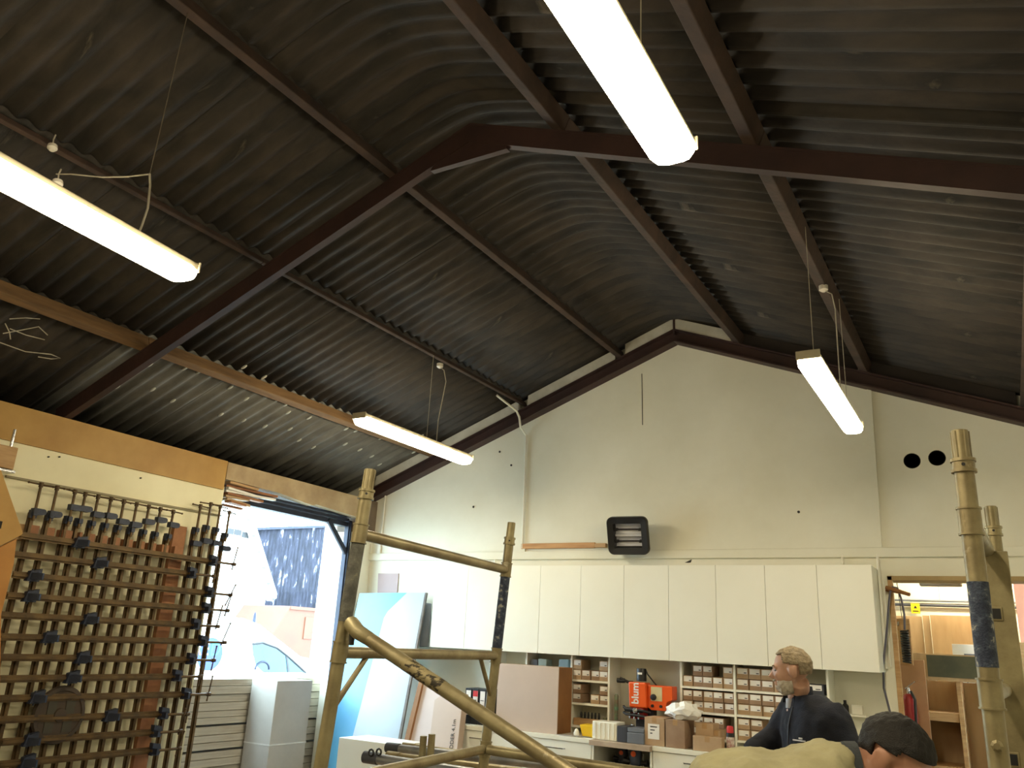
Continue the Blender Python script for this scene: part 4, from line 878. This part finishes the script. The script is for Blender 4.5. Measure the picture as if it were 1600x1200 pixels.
for k in range(14):
    y = gy+.2-k*.34; MB().box((Xh+.2,y-.06,g1.z-.20+(gy-y)*sl),(Xh+.23,y+.06,g1.z-.14+(gy-y)*sl)).build('dentil',m_dgrey,hs)
# ------------------------------------------------------------------ room behind the right doorway
YI = 10.6
struct(MB().box((-1.9,D+.22,-.15),(2.6,YI+.3,0)).build('floor', m_floor))
struct(MB().box((-1.9,YI,0),(2.6,YI+.15,2.85)).build('wall_inner', m_wall)); struct(MB().box((-1.9,D+.22,0),(-1.75,YI,2.85)).build('wall_side', m_wall))
struct(MB().box((2.45,D+.22,0),(2.6,YI,2.85)).build('wall_side', m_wall)); struct(MB().box((-1.9,D+.22,2.85),(2.6,YI+.15,3.0)).build('ceiling', m_wall))
t = thing('strip_lamp','hidden strip lamp added to brighten the room behind the doorway','lamp',(-.1,10.1,2.78))  # unseen lamp, added above the door head to brighten the far wall
MB().box((-.9,10.03,2.82),(.7,10.17,2.85)).build('body',m_lampbody,t); MB().box((-.88,10.04,2.77),(.68,10.16,2.82)).build('diffuser',m_diff,t,bevel=.012)
a = at(1437,916,1,10.1); b = at(1503,909,1,10.1); m_bt = M('backlit_batten',(120,110,96),(108,98,84),4,.6)  # backlit shade is put into the batten's dark grey
t = thing('backlit_batten','unlit batten light in grey backlit shade high in the room behind the doorway','lamp',((a.x+b.x)/2,10.1,a.z))
MB().box((a.x,10.05,a.z),(b.x,10.17,a.z+.08)).build('body',m_bt,t,bevel=.015)
for q in (.2,.8): MB().tube([V(a.x+(b.x-a.x)*q,10.11,a.z+.08),V(a.x+(b.x-a.x)*q,10.11,2.85)],.004,6).build('suspension_wire',m_wire,t)
for y,lab in ((938,'upper grey pipe along the far wall behind the doorway'),(945,'lower grey pipe along the far wall behind the doorway')):
    z = at(1450,y,1,YI-.04).z; tag(MB().tube([V(-1.74,YI-.04,z),V(2.44,YI-.04,z-.02)],.016 if y > 940 else .013,10).build('wall_pipe',m_dgrey if y > 940 else m_grey,smooth=True),lab,'pipe','pipes on the far wall')
p = at(1467,925,1,YI); MB().box((p.x-.004,YI-.006,p.z-.1),(p.x+.004,YI-.001,2.85)).build('pull_cord',m_wire,t)
p = at(1431,951,1,YI-.03); t = thing('warning_sign','small yellow warning sign on the far wall behind the doorway','sign',(p.x,YI-.02,p.z-.08))
MB().box((p.x-.045,YI-.075,p.z-.055),(p.x+.045,YI-.07,p.z+.055)).build('sign_plate',M('sign_yellow',(240,206,20),(236,200,16)),t)
MB().prism([V(p.x-.018,YI-.077,p.z),V(p.x+.018,YI-.077,p.z),V(p.x,YI-.077,p.z+.035)],(0,.0015,0)).build('pictogram',m_black,t); MB().box((p.x-.03,YI-.077,p.z-.035),(p.x+.03,YI-.0755,p.z-.025)).build('sign_text',m_black,t)
for k,(x0,x1) in enumerate(((1399,1440),(1441,1452),(1453,1530))):
    a = at(x0,962,1,10.42-.03*k); b = at(x1,962,1,10.42-.03*k)
    tag(MB().box((a.x,10.42-.03*k,0),(b.x,10.445-.03*k,a.z+.004*k)).build('chipboard_sheet',m_ply,bevel=.002),'%s upright chipboard sheet against the far wall behind the doorway' % ['left','narrow middle','wide right'][k],'board','chipboard sheets')
a = at(1487,1006,1,9.7); b = at(1545,1024,1,9.7)
t = thing('white_panel_door','white panelled door leaning behind the wooden rack','door',((a.x+b.x)/2,9.7,0))
MB().box((a.x,9.70,0),(b.x+.1,9.735,a.z)).build('slab',m_white,t,bevel=.002)
for q in ((a.x+.10,b.x,a.z-.55,a.z-.09),): 
    MB().box((q[0],9.693,q[3]-.012),(q[1],9.70,q[3])).build('panel_moulding',m_grey,t); MB().box((q[0],9.693,q[2]),(q[0]+.012,9.70,q[3])).build('panel_moulding',m_grey,t)
# wooden rack with a dark painted panel
Yr = 8.35; rp = lambda x,y: at(x,y,1,Yr)
t = thing('wooden_rack','open pine rack with a dark painted panel behind the doorway','rack',(rp(1475,1100).x,Yr+.2,0))
l0 = rp(1421,1022).x; l1 = rp(1600,1022).x; zt_ = rp(1450,1021).z
MB().box((l0,Yr,0),(l0+.035,Yr+.45,zt_-.02)).build('side_post',m_wood,t,bevel=.002); m_ = rp(1497,1100).x
MB().box((m_,Yr,0),(m_+.035,Yr+.45,zt_-.21)).build('side_post',m_wood,t,bevel=.002); MB().box((l1-.02,Yr,0),(l1+.015,Yr+.45,zt_)).build('side_post',m_wood,t,bevel=.002)
MB().box((l0-.03,Yr-.02,zt_-.22),(l1,Yr-.001,zt_)).build('top_rail',m_ply,t,bevel=.002)
MB().box((rp(1449,1040).x,Yr-.026,zt_-.19),(l1-.05,Yr-.021,zt_-.012)).build('painted_panel',M('painted_green',(92,90,66),(64,66,50),3,.35),t)
a = rp(1425,1110).z; MB().box((l0+.036,Yr+.01,a-.07),(m_-.001,Yr+.40,a)).build('shelf',m_wood,t,bevel=.002)
a = rp(1425,1192).z; MB().box((l0+.036,Yr+.01,a-.07),(m_-.001,Yr+.40,a)).build('shelf',m_wood,t,bevel=.002)
MB().box((l0+.036,Yr+.42,0),(l1-.021,Yr+.44,zt_-.23)).build('back_board',m_ply,t)
# fire extinguisher and stuff at the jamb
p = at(1421,1100,1,7.88); ze = at(1417,1084,1,7.88).z
t = thing('fire_extinguisher','red fire extinguisher with a silver valve inside the doorway','extinguisher',(p.x,7.88,.8))
MB().lathe((p.x,7.88,ze-.45),(0,0,1),[(.045,0),(.055,.01),(.055,.40),(.045,.43),(.02,.45)],18).build('cylinder',m_red,t,smooth=True)
MB().lathe((p.x,7.88,ze),(0,0,1),[(.014,0),(.016,.03),(.010,.05)],10).build('valve',m_chrome,t,smooth=True); MB().beam(V(p.x-.02,7.88,ze+.04),V(p.x+.06,7.86,ze+.10),.02,.008).build('lever',m_chrome,t)
MB().box((p.x-.03,7.925,ze-.12),(p.x+.03,7.9895,ze-.08)).build('wall_bracket',m_red,t)
MB().tube([V(p.x+.02,7.86,ze+.02),V(p.x+.05,7.82,ze-.04),V(p.x+.04,7.81,ze-.3)],.011,8).build('hose',m_black,t,smooth=True)
tag(MB().box((p.x-.16,7.99,0),(p.x+.13,8.02,at(1410,1030,1,8.0).z)).build('partition_board',M('brown_partition',(176,136,100),(160,120,86),3,.6),bevel=.003),'brown partition board behind the extinguisher','board')
# jamb, peg, hoses
tj = at(1394,905,1,D); t = thing('door_lining','pine door lining round the right doorway','door frame',(-.72,D,0))
MB().box((-.802,D-.015,0),(-.766,D+.05,2.335)).build('jamb',m_wood,t,bevel=.003); MB().box((-.802,D-.015,2.30),(.64,D+.235,2.336)).build('head',M('lining_dull',(170,146,100),(150,126,84),4,.6),t,bevel=.003); MB().box((.60,D-.015,0),(.64,D+.235,2.30)).build('jamb',m_wood,t,bevel=.003)
pg0 = at(1385,918,1,D-.06); pg1 = at(1421,929,1,D-.16)
t = thing('wooden_peg','wooden peg on the door jamb with a hose looped over it','peg',pg0)
MB().tube([pg0,pg0+(pg1-pg0)*.35,pg1],[.016,.017,.014],10).build('peg',m_brownedge,t,smooth=True); MB().beam(pg0+V(-.01,.04,-.01),pg0+V(.10,.04,-.03),.03,.035).build('peg_plate',m_brownedge,t,bevel=.003)
hpts = [(1392,1118),(1381,1075),(1380,1040),(1386,980),(1389,940),(1391,924),(1395,917),(1402,918),(1408,935),(1413,960),(1413.5,984)]
hq = [at(x,y,1,D-.085) for x,y in hpts]
tag(MB().tube(hq,.0085,8).build('air_hose',M('hose_grey',(92,90,104),(80,78,92),6,.5),smooth=True),'dark air hose hanging over the wooden peg by the doorway','hose')
cb0 = at(1409,968,1,7.78); cb1 = at(1409,1037,1,7.78)
t = thing('coil_hose','black coiled air hose on a pale backing board inside the doorway','hose',(cb0.x,7.78,cb1.z))
MB().box((cb0.x-.055,7.80,cb1.z-.01),(cb0.x+.055,7.82,cb0.z+.01)).build('backing_board',m_wood,t,bevel=.003)
hx = []; nt = 13; z0_ = at(1411,985,1,7.78).z; z1_ = cb1.z+.01
for i in range(nt*10+1): a = 2*math.pi*i/10; hx.append(V(cb0.x+.012+.028*math.cos(a),7.768+.02*math.sin(a),z0_+(z1_-z0_)*i/(nt*10)))
MB().tube([V(cb0.x,7.81,cb0.z+.005),V(cb0.x,7.66,2.299)],.003,6).build('hanger_cord',m_black,t)
MB().tube(hx,.0075,6).build('coil',m_black,t,smooth=True); MB().tube([V(cb0.x-.03,7.79,cb0.z-.02),V(cb0.x-.03,7.77,cb0.z-.05)],.008,8).build('fitting',m_chrome,t)
# pink lining at the far right of the doorway
a = at(1583,912,1,9.4)
tag(MB().box((a.x,9.4,0),(a.x+1.2,9.43,2.6)).build('pink_panel',M('pink_plaster',(222,160,132),(214,150,122),2,.7),bevel=.002),'pink plasterboard panel at the far right of the doorway','board')
a = at(1579,905,1,9.2); tag(MB().box((a.x-.09,9.2,0),(a.x,9.28,2.6)).build('brown_stud',m_brownedge,bevel=.003),'brown timber stud beside the pink panel','stud')
a = at(1580,1003,1,8.6); tag(MB().box((a.x,8.6,rp(1450,1021).z+.001),(a.x+.5,8.9,a.z-.0)).build('pale_carton',m_wood,bevel=.004),'pale wooden box on top of the rack at the right edge','box')
# ------------------------------------------------------------------ people
def remesh(name, mb, mat, voxel, parent=None, smooth=3, origin=None, clouds=0, cscale=.08):
    o = mb.build(name+'_raw', None); o0 = o.location.copy()
    r = o.modifiers.new('r','REMESH'); r.mode = 'VOXEL'; r.voxel_size = voxel
    s = o.modifiers.new('s','SMOOTH'); s.factor = .6; s.iterations = smooth
    if clouds:
        tx = bpy.data.textures.new('folds','CLOUDS'); tx.noise_scale = cscale; tx.noise_depth = 2
        dmod = o.modifiers.new('d','DISPLACE'); dmod.texture = tx; dmod.strength = clouds; dmod.mid_level = .5; dmod.texture_coords = 'LOCAL'
    dg = bpy.context.evaluated_depsgraph_get(); me = bpy.data.meshes.new_from_object(o.evaluated_get(dg)); bpy.data.objects.remove(o)
    org = WO[parent.name] if parent is not None else o0
    me.transform(Matrix.Translation(o0-org)); me.name = name; me.materials.clear(); me.materials.append(mat)
    for p in me.polygons: p.use_smooth = True
    ob = bpy.data.objects.new(name, me); C.objects.link(ob); WO[ob.name] = org.copy()
    if parent is not None: ob.parent = parent
    else: ob.location = org
    return ob
def limb(mb, pts, rs, n=14):
    mb.tube(pts, rs, n)
    for p,r in zip(pts,rs): mb.ell(p,(r,0,0),(0,r,0),(0,0,r),12,8)
def headset(c, fwd, up, s=1.0):
    f_ = Vector(fwd).normalized(); u_ = Vector(up); u_ = (u_-f_*u_.dot(f_)).normalized(); l_ = u_.cross(f_)
    def q(x,y,z): return Vector(c)+(f_*x+l_*y+u_*z)*s
    def ax(a,b,d): return (f_*a*s, l_*b*s, u_*d*s)
    return q, ax, f_, l_, u_
def head(mb, c, fwd, up, s=1.0):
    q,ax,f_,l_,u_ = headset(c,fwd,up,s)
    mb.ell(q(-.012,0,.035),*ax(.098,.076,.088),24,16)       # cranium
    mb.ell(q(.028,0,-.005),*ax(.068,.064,.085),20,14)        # face
    mb.ell(q(.035,0,-.068),*ax(.052,.050,.045),16,12)        # jaw
    mb.ell(q(.075,0,-.092),*ax(.020,.024,.018),12,8)         # chin
    mb.ell(q(.078,0,.030),*ax(.020,.052,.014),14,8)          # brow
    mb.loft([(q(.088,0,.022),l_*.008*s,f_*.008*s),(q(.104,0,-.004),l_*.011*s,f_*.012*s),(q(.116,0,-.022),l_*.016*s,f_*.014*s),(q(.098,0,-.034),l_*.015*s,f_*.010*s)],12)
    for y in (-1,1):
        mb.ell(q(.066,y*.036,-.018),*ax(.026,.020,.022),12,8)            # cheek
        mb.ell(q(-.012,y*.083,-.002),f_*.025*s-u_*.006*s,l_*.012*s+f_*-.006*s*y,u_*.038*s+f_*.006*s,12,8)    # ear
        mb.ell(q(-.030,y*.092,.006),f_*.008*s,l_*.008*s,u_*.030*s,10,6)
    mb.ell(q(.092,0,-.052),*ax(.010,.024,.006),10,6); mb.ell(q(.090,0,-.064),*ax(.010,.021,.007),10,6)
def hand(mb, w, d, nrm, thumb_side, curl=.5, s=1.0):
    d = Vector(d).normalized(); n = Vector(nrm); n = (n-d*n.dot(d)).normalized(); t = n.cross(d)*thumb_side   # t: towards the thumb
    mb.loft([(w,t*.028*s,n*.020*s),(w+d*.03*s,t*.036*s,n*.016*s),(w+d*.085*s,t*.042*s,n*.014*s)],14)
    mb.ell(w+d*.085*s,t*.042*s,n*.014*s,d*.012*s,12,8)
    for i,(o,L) in enumerate(((.030,.072),(.011,.080),(-.009,.074),(-.028,.058))):
        p = w+d*.088*s+t*o*s; pts = [p]; ang = 0
        for k,seg in enumerate((.45,.32,.23)):
            ang += curl*(.7,1.0,.8)[k]; p = p+(d*math.cos(ang)-n*math.sin(ang))*L*seg*s; pts.append(p)
        limb(mb,pts,[.0092*s,.0088*s,.008*s,.0068*s],10)
    p = w+d*.025*s+t*.028*s; pts = [p,p+(d*.6+t*.7-n*.3).normalized()*.042*s]; pts.append(pts[-1]+(d*.85+t*.2-n*.45).normalized()*.032*s); pts.append(pts[-1]+(d*.9-n*.4).normalized()*.024*s)
    limb(mb,pts,[.014*s,.012*s,.010*s,.008*s],10)
def eyes(parent, c, fwd, up, s=1.0):
    q,ax,f_,l_,u_ = headset(c,fwd,up,s)
    for y in (-1,1):
        e = MB().ell(q(.0755,y*.031,.010),*ax(.0115,.0125,.0095),12,8).build('eye',M('eye_white',(120,108,98),(106,96,88),6,.4),parent,smooth=True)
        MB().ell(q(.0862,y*.032,.010),*ax(.002,.0055,.0055),10,6).build('iris',m_black,e,smooth=True)
def hairshell(name, parent, c, fwd, up, s, mat, keep, grow=.010, off=(-.012,0,.035), rad=(.098,.076,.088), th=.008, rough=.010):
    q,ax,f_,l_,u_ = headset(c,fwd,up,s); g = grow
    mb = MB(); mb.ell(q(*off),*ax(rad[0]+g,rad[1]+g,rad[2]+g),96,64,keep=keep)
    for i,v in enumerate(mb.v):
        d_ = (v-Vector(c)); mb.v[i] = v + d_.normalized()*(noise.noise(v*70)*rough*.5+noise.noise(v*22)*rough*.5)
    o = mb.build(name, mat, parent, smooth=False)
    for p in o.data.polygons: p.use_smooth = True
    sm = o.modifiers.new('s','SOLIDIFY'); sm.thickness = th; sm.offset = -1; return o
m_skin = M('skin',(190,150,128),(172,130,108),14,.55,bump=.05)
m_skin2 = M('skin_ruddy',(176,132,110),(160,114,92),14,.5,bump=.05)
# ---- standing man in navy
HD = 4.6
hc1 = far(1236,1049,HD); base = V(-.985,5.10,0)
ft = V(-.72,-.69,0).normalized(); lt = V(-ft.y,ft.x,0)           # chest direction, his left
fh = V(-.985,-.17,-.10)
def L1(a,b,z): return base+ft*a+lt*b+V(0,0,z)
man = thing('person','grey haired bearded man in a navy fleece standing sideways at the worktop','person',base)
mb = MB(); head(mb, hc1, fh, (-.05,0,1), 1.0)
nk = far(1248,1092,4.62)
mb.tube([nk-V(0,0,.07),nk,hc1+V(.035,.02,-.05)],[.075,.060,.058],16)
mb.loft([(L1(0,0,.92),ft*.11,lt*.16),(L1(.01,0,1.10),ft*.115,lt*.155),(L1(.015,0,1.27),ft*.12,lt*.17),(L1(.01,0,1.38),ft*.09,lt*.165),(L1(.015,0,1.43),ft*.06,lt*.09)])
rsh = L1(.01,-.18,1.385); rel = far(1212,1150,4.72); rha = far(1172,1172,4.64)
lsh = L1(-.01,.175,1.365); lel = L1(-.06,.275,1.10); lha = L1(.14,.20,.93)
for sh,el,ha in ((rsh,rel,rha),(lsh,lel,lha)):
    limb(mb,[sh,(sh+el)/2,el],[.055,.048,.042]); limb(mb,[el,(el+ha)/2,ha],[.042,.038,.028])
hand(mb, rha, (rha-rel), V(.0,.2,1), 1, .5); hand(mb, lha, (lha-lel)+V(0,0,-.1), V(.6,-.4,.3), -1, .6)
for sd in (-1,1):
    limb(mb,[L1(0,sd*.09,.90),L1(.01,sd*.10,.48),L1(-.01,sd*.105,.09)],[.085,.058,.042])
    mb.loft([(L1(-.06,sd*.11,.05),lt*.035,V(0,0,.045)),(L1(.05,sd*.115,.045),lt*.042,V(0,0,.042)),(L1(.15,sd*.12,.03),lt*.04,V(0,0,.026))],14)
body = remesh('body', mb, m_skin, .0075, man, 2)
eyes(man, hc1, fh, (-.05,0,1))
# hair: short, receding
m_hair = M('grey_hair',(150,134,106),(118,104,82),40,.7,bump=.5,bscale=120)
hairshell('hair', man, hc1, fh, (-.05,0,1), 1.0, m_hair, lambda x,y,z: z > .62 - .0*x if x > .45 else (z > .12 if x > .1 else z > (-.55 if x < -.33 else .02)), .010)
m_beard = M('grey_beard',(196,188,174),(160,150,134),40,.8,bump=.5,bscale=120)
hairshell('beard', man, hc1, fh, (-.05,0,1), 1.0, m_beard, lambda x,y,z: z < .35 and x > -.55 and not (x > .75 and z > -.1), .009, (.034,0,-.066), (.054,.052,.047), .012, .012)
q,ax,f_,l_,u_ = headset(hc1,fh,(-.05,0,1))
MB().ell(q(.095,0,-.043),*ax(.010,.030,.007),12,8).build('moustache',m_beard,man,smooth=True)
for y in (-1,1): MB().ell(q(.090,y*.033,.034),*ax(.008,.018,.005),10,6).build('eyebrow',m_hair,man,smooth=True)
# fleece
m_navyc = M('navy_fleece',(26,30,44),(18,21,32),9,.95,bump=.3,bscale=160)
jb = MB()
jb.loft([(L1(0,0,.82),ft*.145,lt*.20),(L1(.01,0,.95),ft*.15,lt*.20),(L1(.015,0,1.12),ft*.15,lt*.205),(L1(.015,0,1.29),ft*.148,lt*.215),(L1(.01,.01,1.365),ft*.130,lt*.225),(L1(.015,-.002,1.42),ft*.112,lt*.175),(L1(.025,-.01,1.47),ft*.09,lt*.10),(nk+V(0,0,.02),ft*.08,lt*.08)],28)
for sh,el,ha in ((rsh,rel,rha),(lsh,lel,lha)):
    limb(jb,[sh-V(0,0,.005),sh+(el-sh)*.5,el],[.085,.077,.068],16); e2 = el+(ha-el)*.93; limb(jb,[el,(el+e2)/2,e2],[.068,.062,.052],16)
jk = remesh('fleece_jacket', jb, m_navyc, .011, man, 14, clouds=.022, cscale=.07)
cl = MB()      # stand-up collar ring
ring = []
for i in range(25):
    a = math.radians(40+280*i/24); d_ = ft*math.cos(a)+lt*math.sin(a)
    ring.append((nk+V(0,0,-.005)+d_*.088, d_))
vs = []
for p,d_ in ring: vs += [p+V(0,0,-.02),p+V(0,0,.075)-d_*.012,p+V(0,0,.075)-d_*.022,p+V(0,0,-.02)-d_*.012]
cl.add(vs,[(4*i+k,4*(i+1)+k,4*(i+1)+(k+1)%4,4*i+(k+1)%4) for i in range(24) for k in range(4)]+[(0,1,2,3),(99,98,97,96)])
cl.build('collar', m_navyc, jk, smooth=True)
MB().loft([(nk+ft*.062+V(0,0,-.05),lt*.022,ft*.018),(nk+ft*.05+V(0,0,.0),lt*.032,ft*.024)],14).build('tee_shirt', M('white_tee',(168,170,178)), man, smooth=True)
# zip and small chest emblem projected just proud of the fleece
zp = [L1(.13,.0,1.40),L1(.165,.0,1.30),L1(.172,.0,1.20),L1(.172,.0,1.10)]
MB().tube(zp,.004,6).build('zip', m_dgrey, jk)
e0 = L1(.152,.10,1.235); er = lt*1.0; 
for k,(dx,dz,w_) in enumerate(((0,0,.075),(.015,.012,.02))):
    MB().obox(e0+er*dx+V(0,0,dz)+ft*.012,(w_,.006,.006 if k == 0 else .008),er-ft*.45).build('chest_emblem', M('emblem_white',(216,216,220)), jk)
# trousers and shoes
tr = MB(); tr.loft([(L1(0,0,.72),ft*.135,lt*.185),(L1(0,0,.95),ft*.125,lt*.175)],24)
for sd in (-1,1): limb(tr,[L1(0,sd*.095,.80),L1(.01,sd*.10,.48),L1(-.01,sd*.105,.10)],[.105,.080,.070],16)
remesh('trousers', tr, M('dark_trousers',(52,54,62),(40,42,50),8,.9), .012, man, 4, clouds=.012)
def shoes(parent, Lf, m_, ft_, lt_):
    for sd in (-1,1):
        sm = MB(); sm.loft([(Lf(-.085,sd*.108,.045),lt_*.036,V(0,0,.042)),(Lf(-.03,sd*.11,.06),lt_*.044,V(0,0,.058)),(Lf(.06,sd*.115,.048),lt_*.050,V(0,0,.046)),(Lf(.17,sd*.12,.034),lt_*.046,V(0,0,.032)),(Lf(.195,sd*.122,.03),lt_*.02,V(0,0,.02))],18)
        sm.build('shoe', m_, parent, smooth=True)
shoes(man, L1, m_black, ft, lt)
# paper in his hand
pp = rha+(rha-rel).normalized()*.11+V(0,0,-.012)
tag(MB().obox(pp,(.10,.075,.003),(rha-rel),V(.1,.2,1)).build('paper_slip', m_label), 'white slip of paper held in the hand of the man in navy', 'paper')
# ---- bent man in olive in front
hd2 = far(1399,1190,2.45); fh2 = V(.80,-.22,-.46); up2 = V(.46,-.10,.87)
sp_n = far(1322,1196,2.47); sp_m = far(1215,1207,2.50); sp_l = far(1128,1200,2.52)
ft2 = V(sp_n.x-sp_l.x, sp_n.y-sp_l.y,0).normalized(); lt2 = V(-ft2.y,ft2.x,0)
bs2 = V(sp_l.x-.02,sp_l.y,0)
def L2(a,b,z): return bs2+ft2*a+lt2*b+V(0,0,z)
man2 = thing('person','dark haired man in an olive jacket bending forward inside the scaffold','person',bs2)
mb = MB(); head(mb, hd2, fh2, up2, 1.0)
mb.tube([sp_n+V(0,0,-.01),sp_n+(hd2-sp_n)*.5+V(0,0,-.03),hd2+V(-.035,0,-.055)],[.075,.062,.06],16)
U = V(0,0,1)
mb.loft([(L2(-.02,0,.92),ft2*.11,lt2*.16),(L2(-.02,0,1.12),ft2*.11,lt2*.16),(sp_l+V(.03,0,-.09),(ft2*.7-U*.7)*.10,lt2*.17),(sp_m+V(0,0,-.05),-U*.10,lt2*.18),(sp_n+V(-.03,0,-.04),-U*.08,lt2*.16),(sp_n,-U*.06,lt2*.07)])
rs2 = sp_n+ft2*-.10+lt2*-.19+V(0,0,-.08); re2 = rs2+ft2*.10+V(0,-.02,-.28); rh2 = re2+ft2*.22+V(0,.03,-.08)
ls2 = sp_n+ft2*-.10+lt2*.19+V(0,0,-.08); le2 = ls2+ft2*.12+V(0,.02,-.27); lh2 = le2+ft2*.22+V(0,-.03,-.08)
for sh,el,ha in ((rs2,re2,rh2),(ls2,le2,lh2)):
    limb(mb,[sh,(sh+el)/2,el],[.055,.048,.042]); limb(mb,[el,(el+ha)/2,ha],[.042,.038,.028])
hand(mb, rh2, rh2-re2, V(0,0,1), -1, .6); hand(mb, lh2, lh2-le2, V(0,0,1), 1, .6)
for sd in (-1,1):
    limb(mb,[L2(-.02,sd*.09,.92),L2(.03,sd*.10,.48),L2(-.03,sd*.105,.09)],[.085,.058,.042])
    mb.loft([(L2(-.06,sd*.11,.05),lt2*.035,U*.045),(L2(.05,sd*.115,.045),lt2*.042,U*.042),(L2(.15,sd*.12,.03),lt2*.04,U*.026)],14)
remesh('body', mb, m_skin2, .0075, man2, 2); eyes(man2, hd2, fh2, up2, 1.0)
m_dh = M('dark_hair',(20,15,12),(13,10,9),30,.7,bump=.5,bscale=260,c3=(48,38,31))
hairshell('hair', man2, hd2, fh2, up2, 1.0, m_dh, lambda x,y,z: z > .18 if x > .35 else (z > -.02 if x > -.32 else z > -.50), .011, th=.009, rough=.009)
m_olive = M('olive_jacket',(162,156,122),(138,132,102),5,.9,bump=.2,bscale=90)
jb = MB()
jb.loft([(L2(-.02,0,.80),ft2*.15,lt2*.20),(L2(-.03,0,1.02),ft2*.15,lt2*.20),(L2(-.02,0,1.16),(ft2*.9-U*.3)*.145,lt2*.21),(sp_l+V(.03,.01,-.075),(ft2*.72-U*.70)*.145,lt2*.22),(sp_l+ft2*.10+V(0,0,-.065),(ft2*.25-U*.97)*.135,lt2*.225),(sp_m+V(0,0,-.07),-U*.130,lt2*.225),(sp_n+ft2*-.06+V(0,0,-.05),-U*.115,lt2*.20),(sp_n+ft2*.01+V(0,0,-.02),-U*.085,lt2*.11)],28)
for sh,el,ha in ((rs2,re2,rh2),(ls2,le2,lh2)):
    limb(jb,[sh,sh+(el-sh)*.5,el],[.088,.078,.068],16); e2 = el+(ha-el)*.86; limb(jb,[el,(el+e2)/2,e2],[.068,.060,.052],16)
hp_ = sp_n+ft2*-.075+V(0,0,.010); jb.ell(hp_,ft2*.075,lt2*.12,U*.060,16,10)          # folded hood
j2 = remesh('olive_jacket', jb, m_olive, .010, man2, 4, clouds=.030, cscale=.07)
MB().loft([(sp_n+ft2*-.005+V(0,0,-.02),U*.088,lt2*.10),(sp_n+ft2*.03+V(0,0,-.01),U*.080,lt2*.09)],20).build('dark_collar', M('charcoal_knit',(58,62,66),(46,50,54),20,.9,bump=.3), man2, smooth=True)
tr = MB(); tr.loft([(L2(-.02,0,.72),ft2*.135,lt2*.185),(L2(-.02,0,.95),ft2*.125,lt2*.175)],24)
for sd in (-1,1): limb(tr,[L2(-.02,sd*.095,.82),L2(.03,sd*.10,.48),L2(-.03,sd*.105,.10)],[.105,.080,.070],16)
remesh('trousers', tr, M('dark_trousers',(52,54,62)), .012, man2, 4, clouds=.012); shoes(man2, L2, m_black, ft2, lt2)
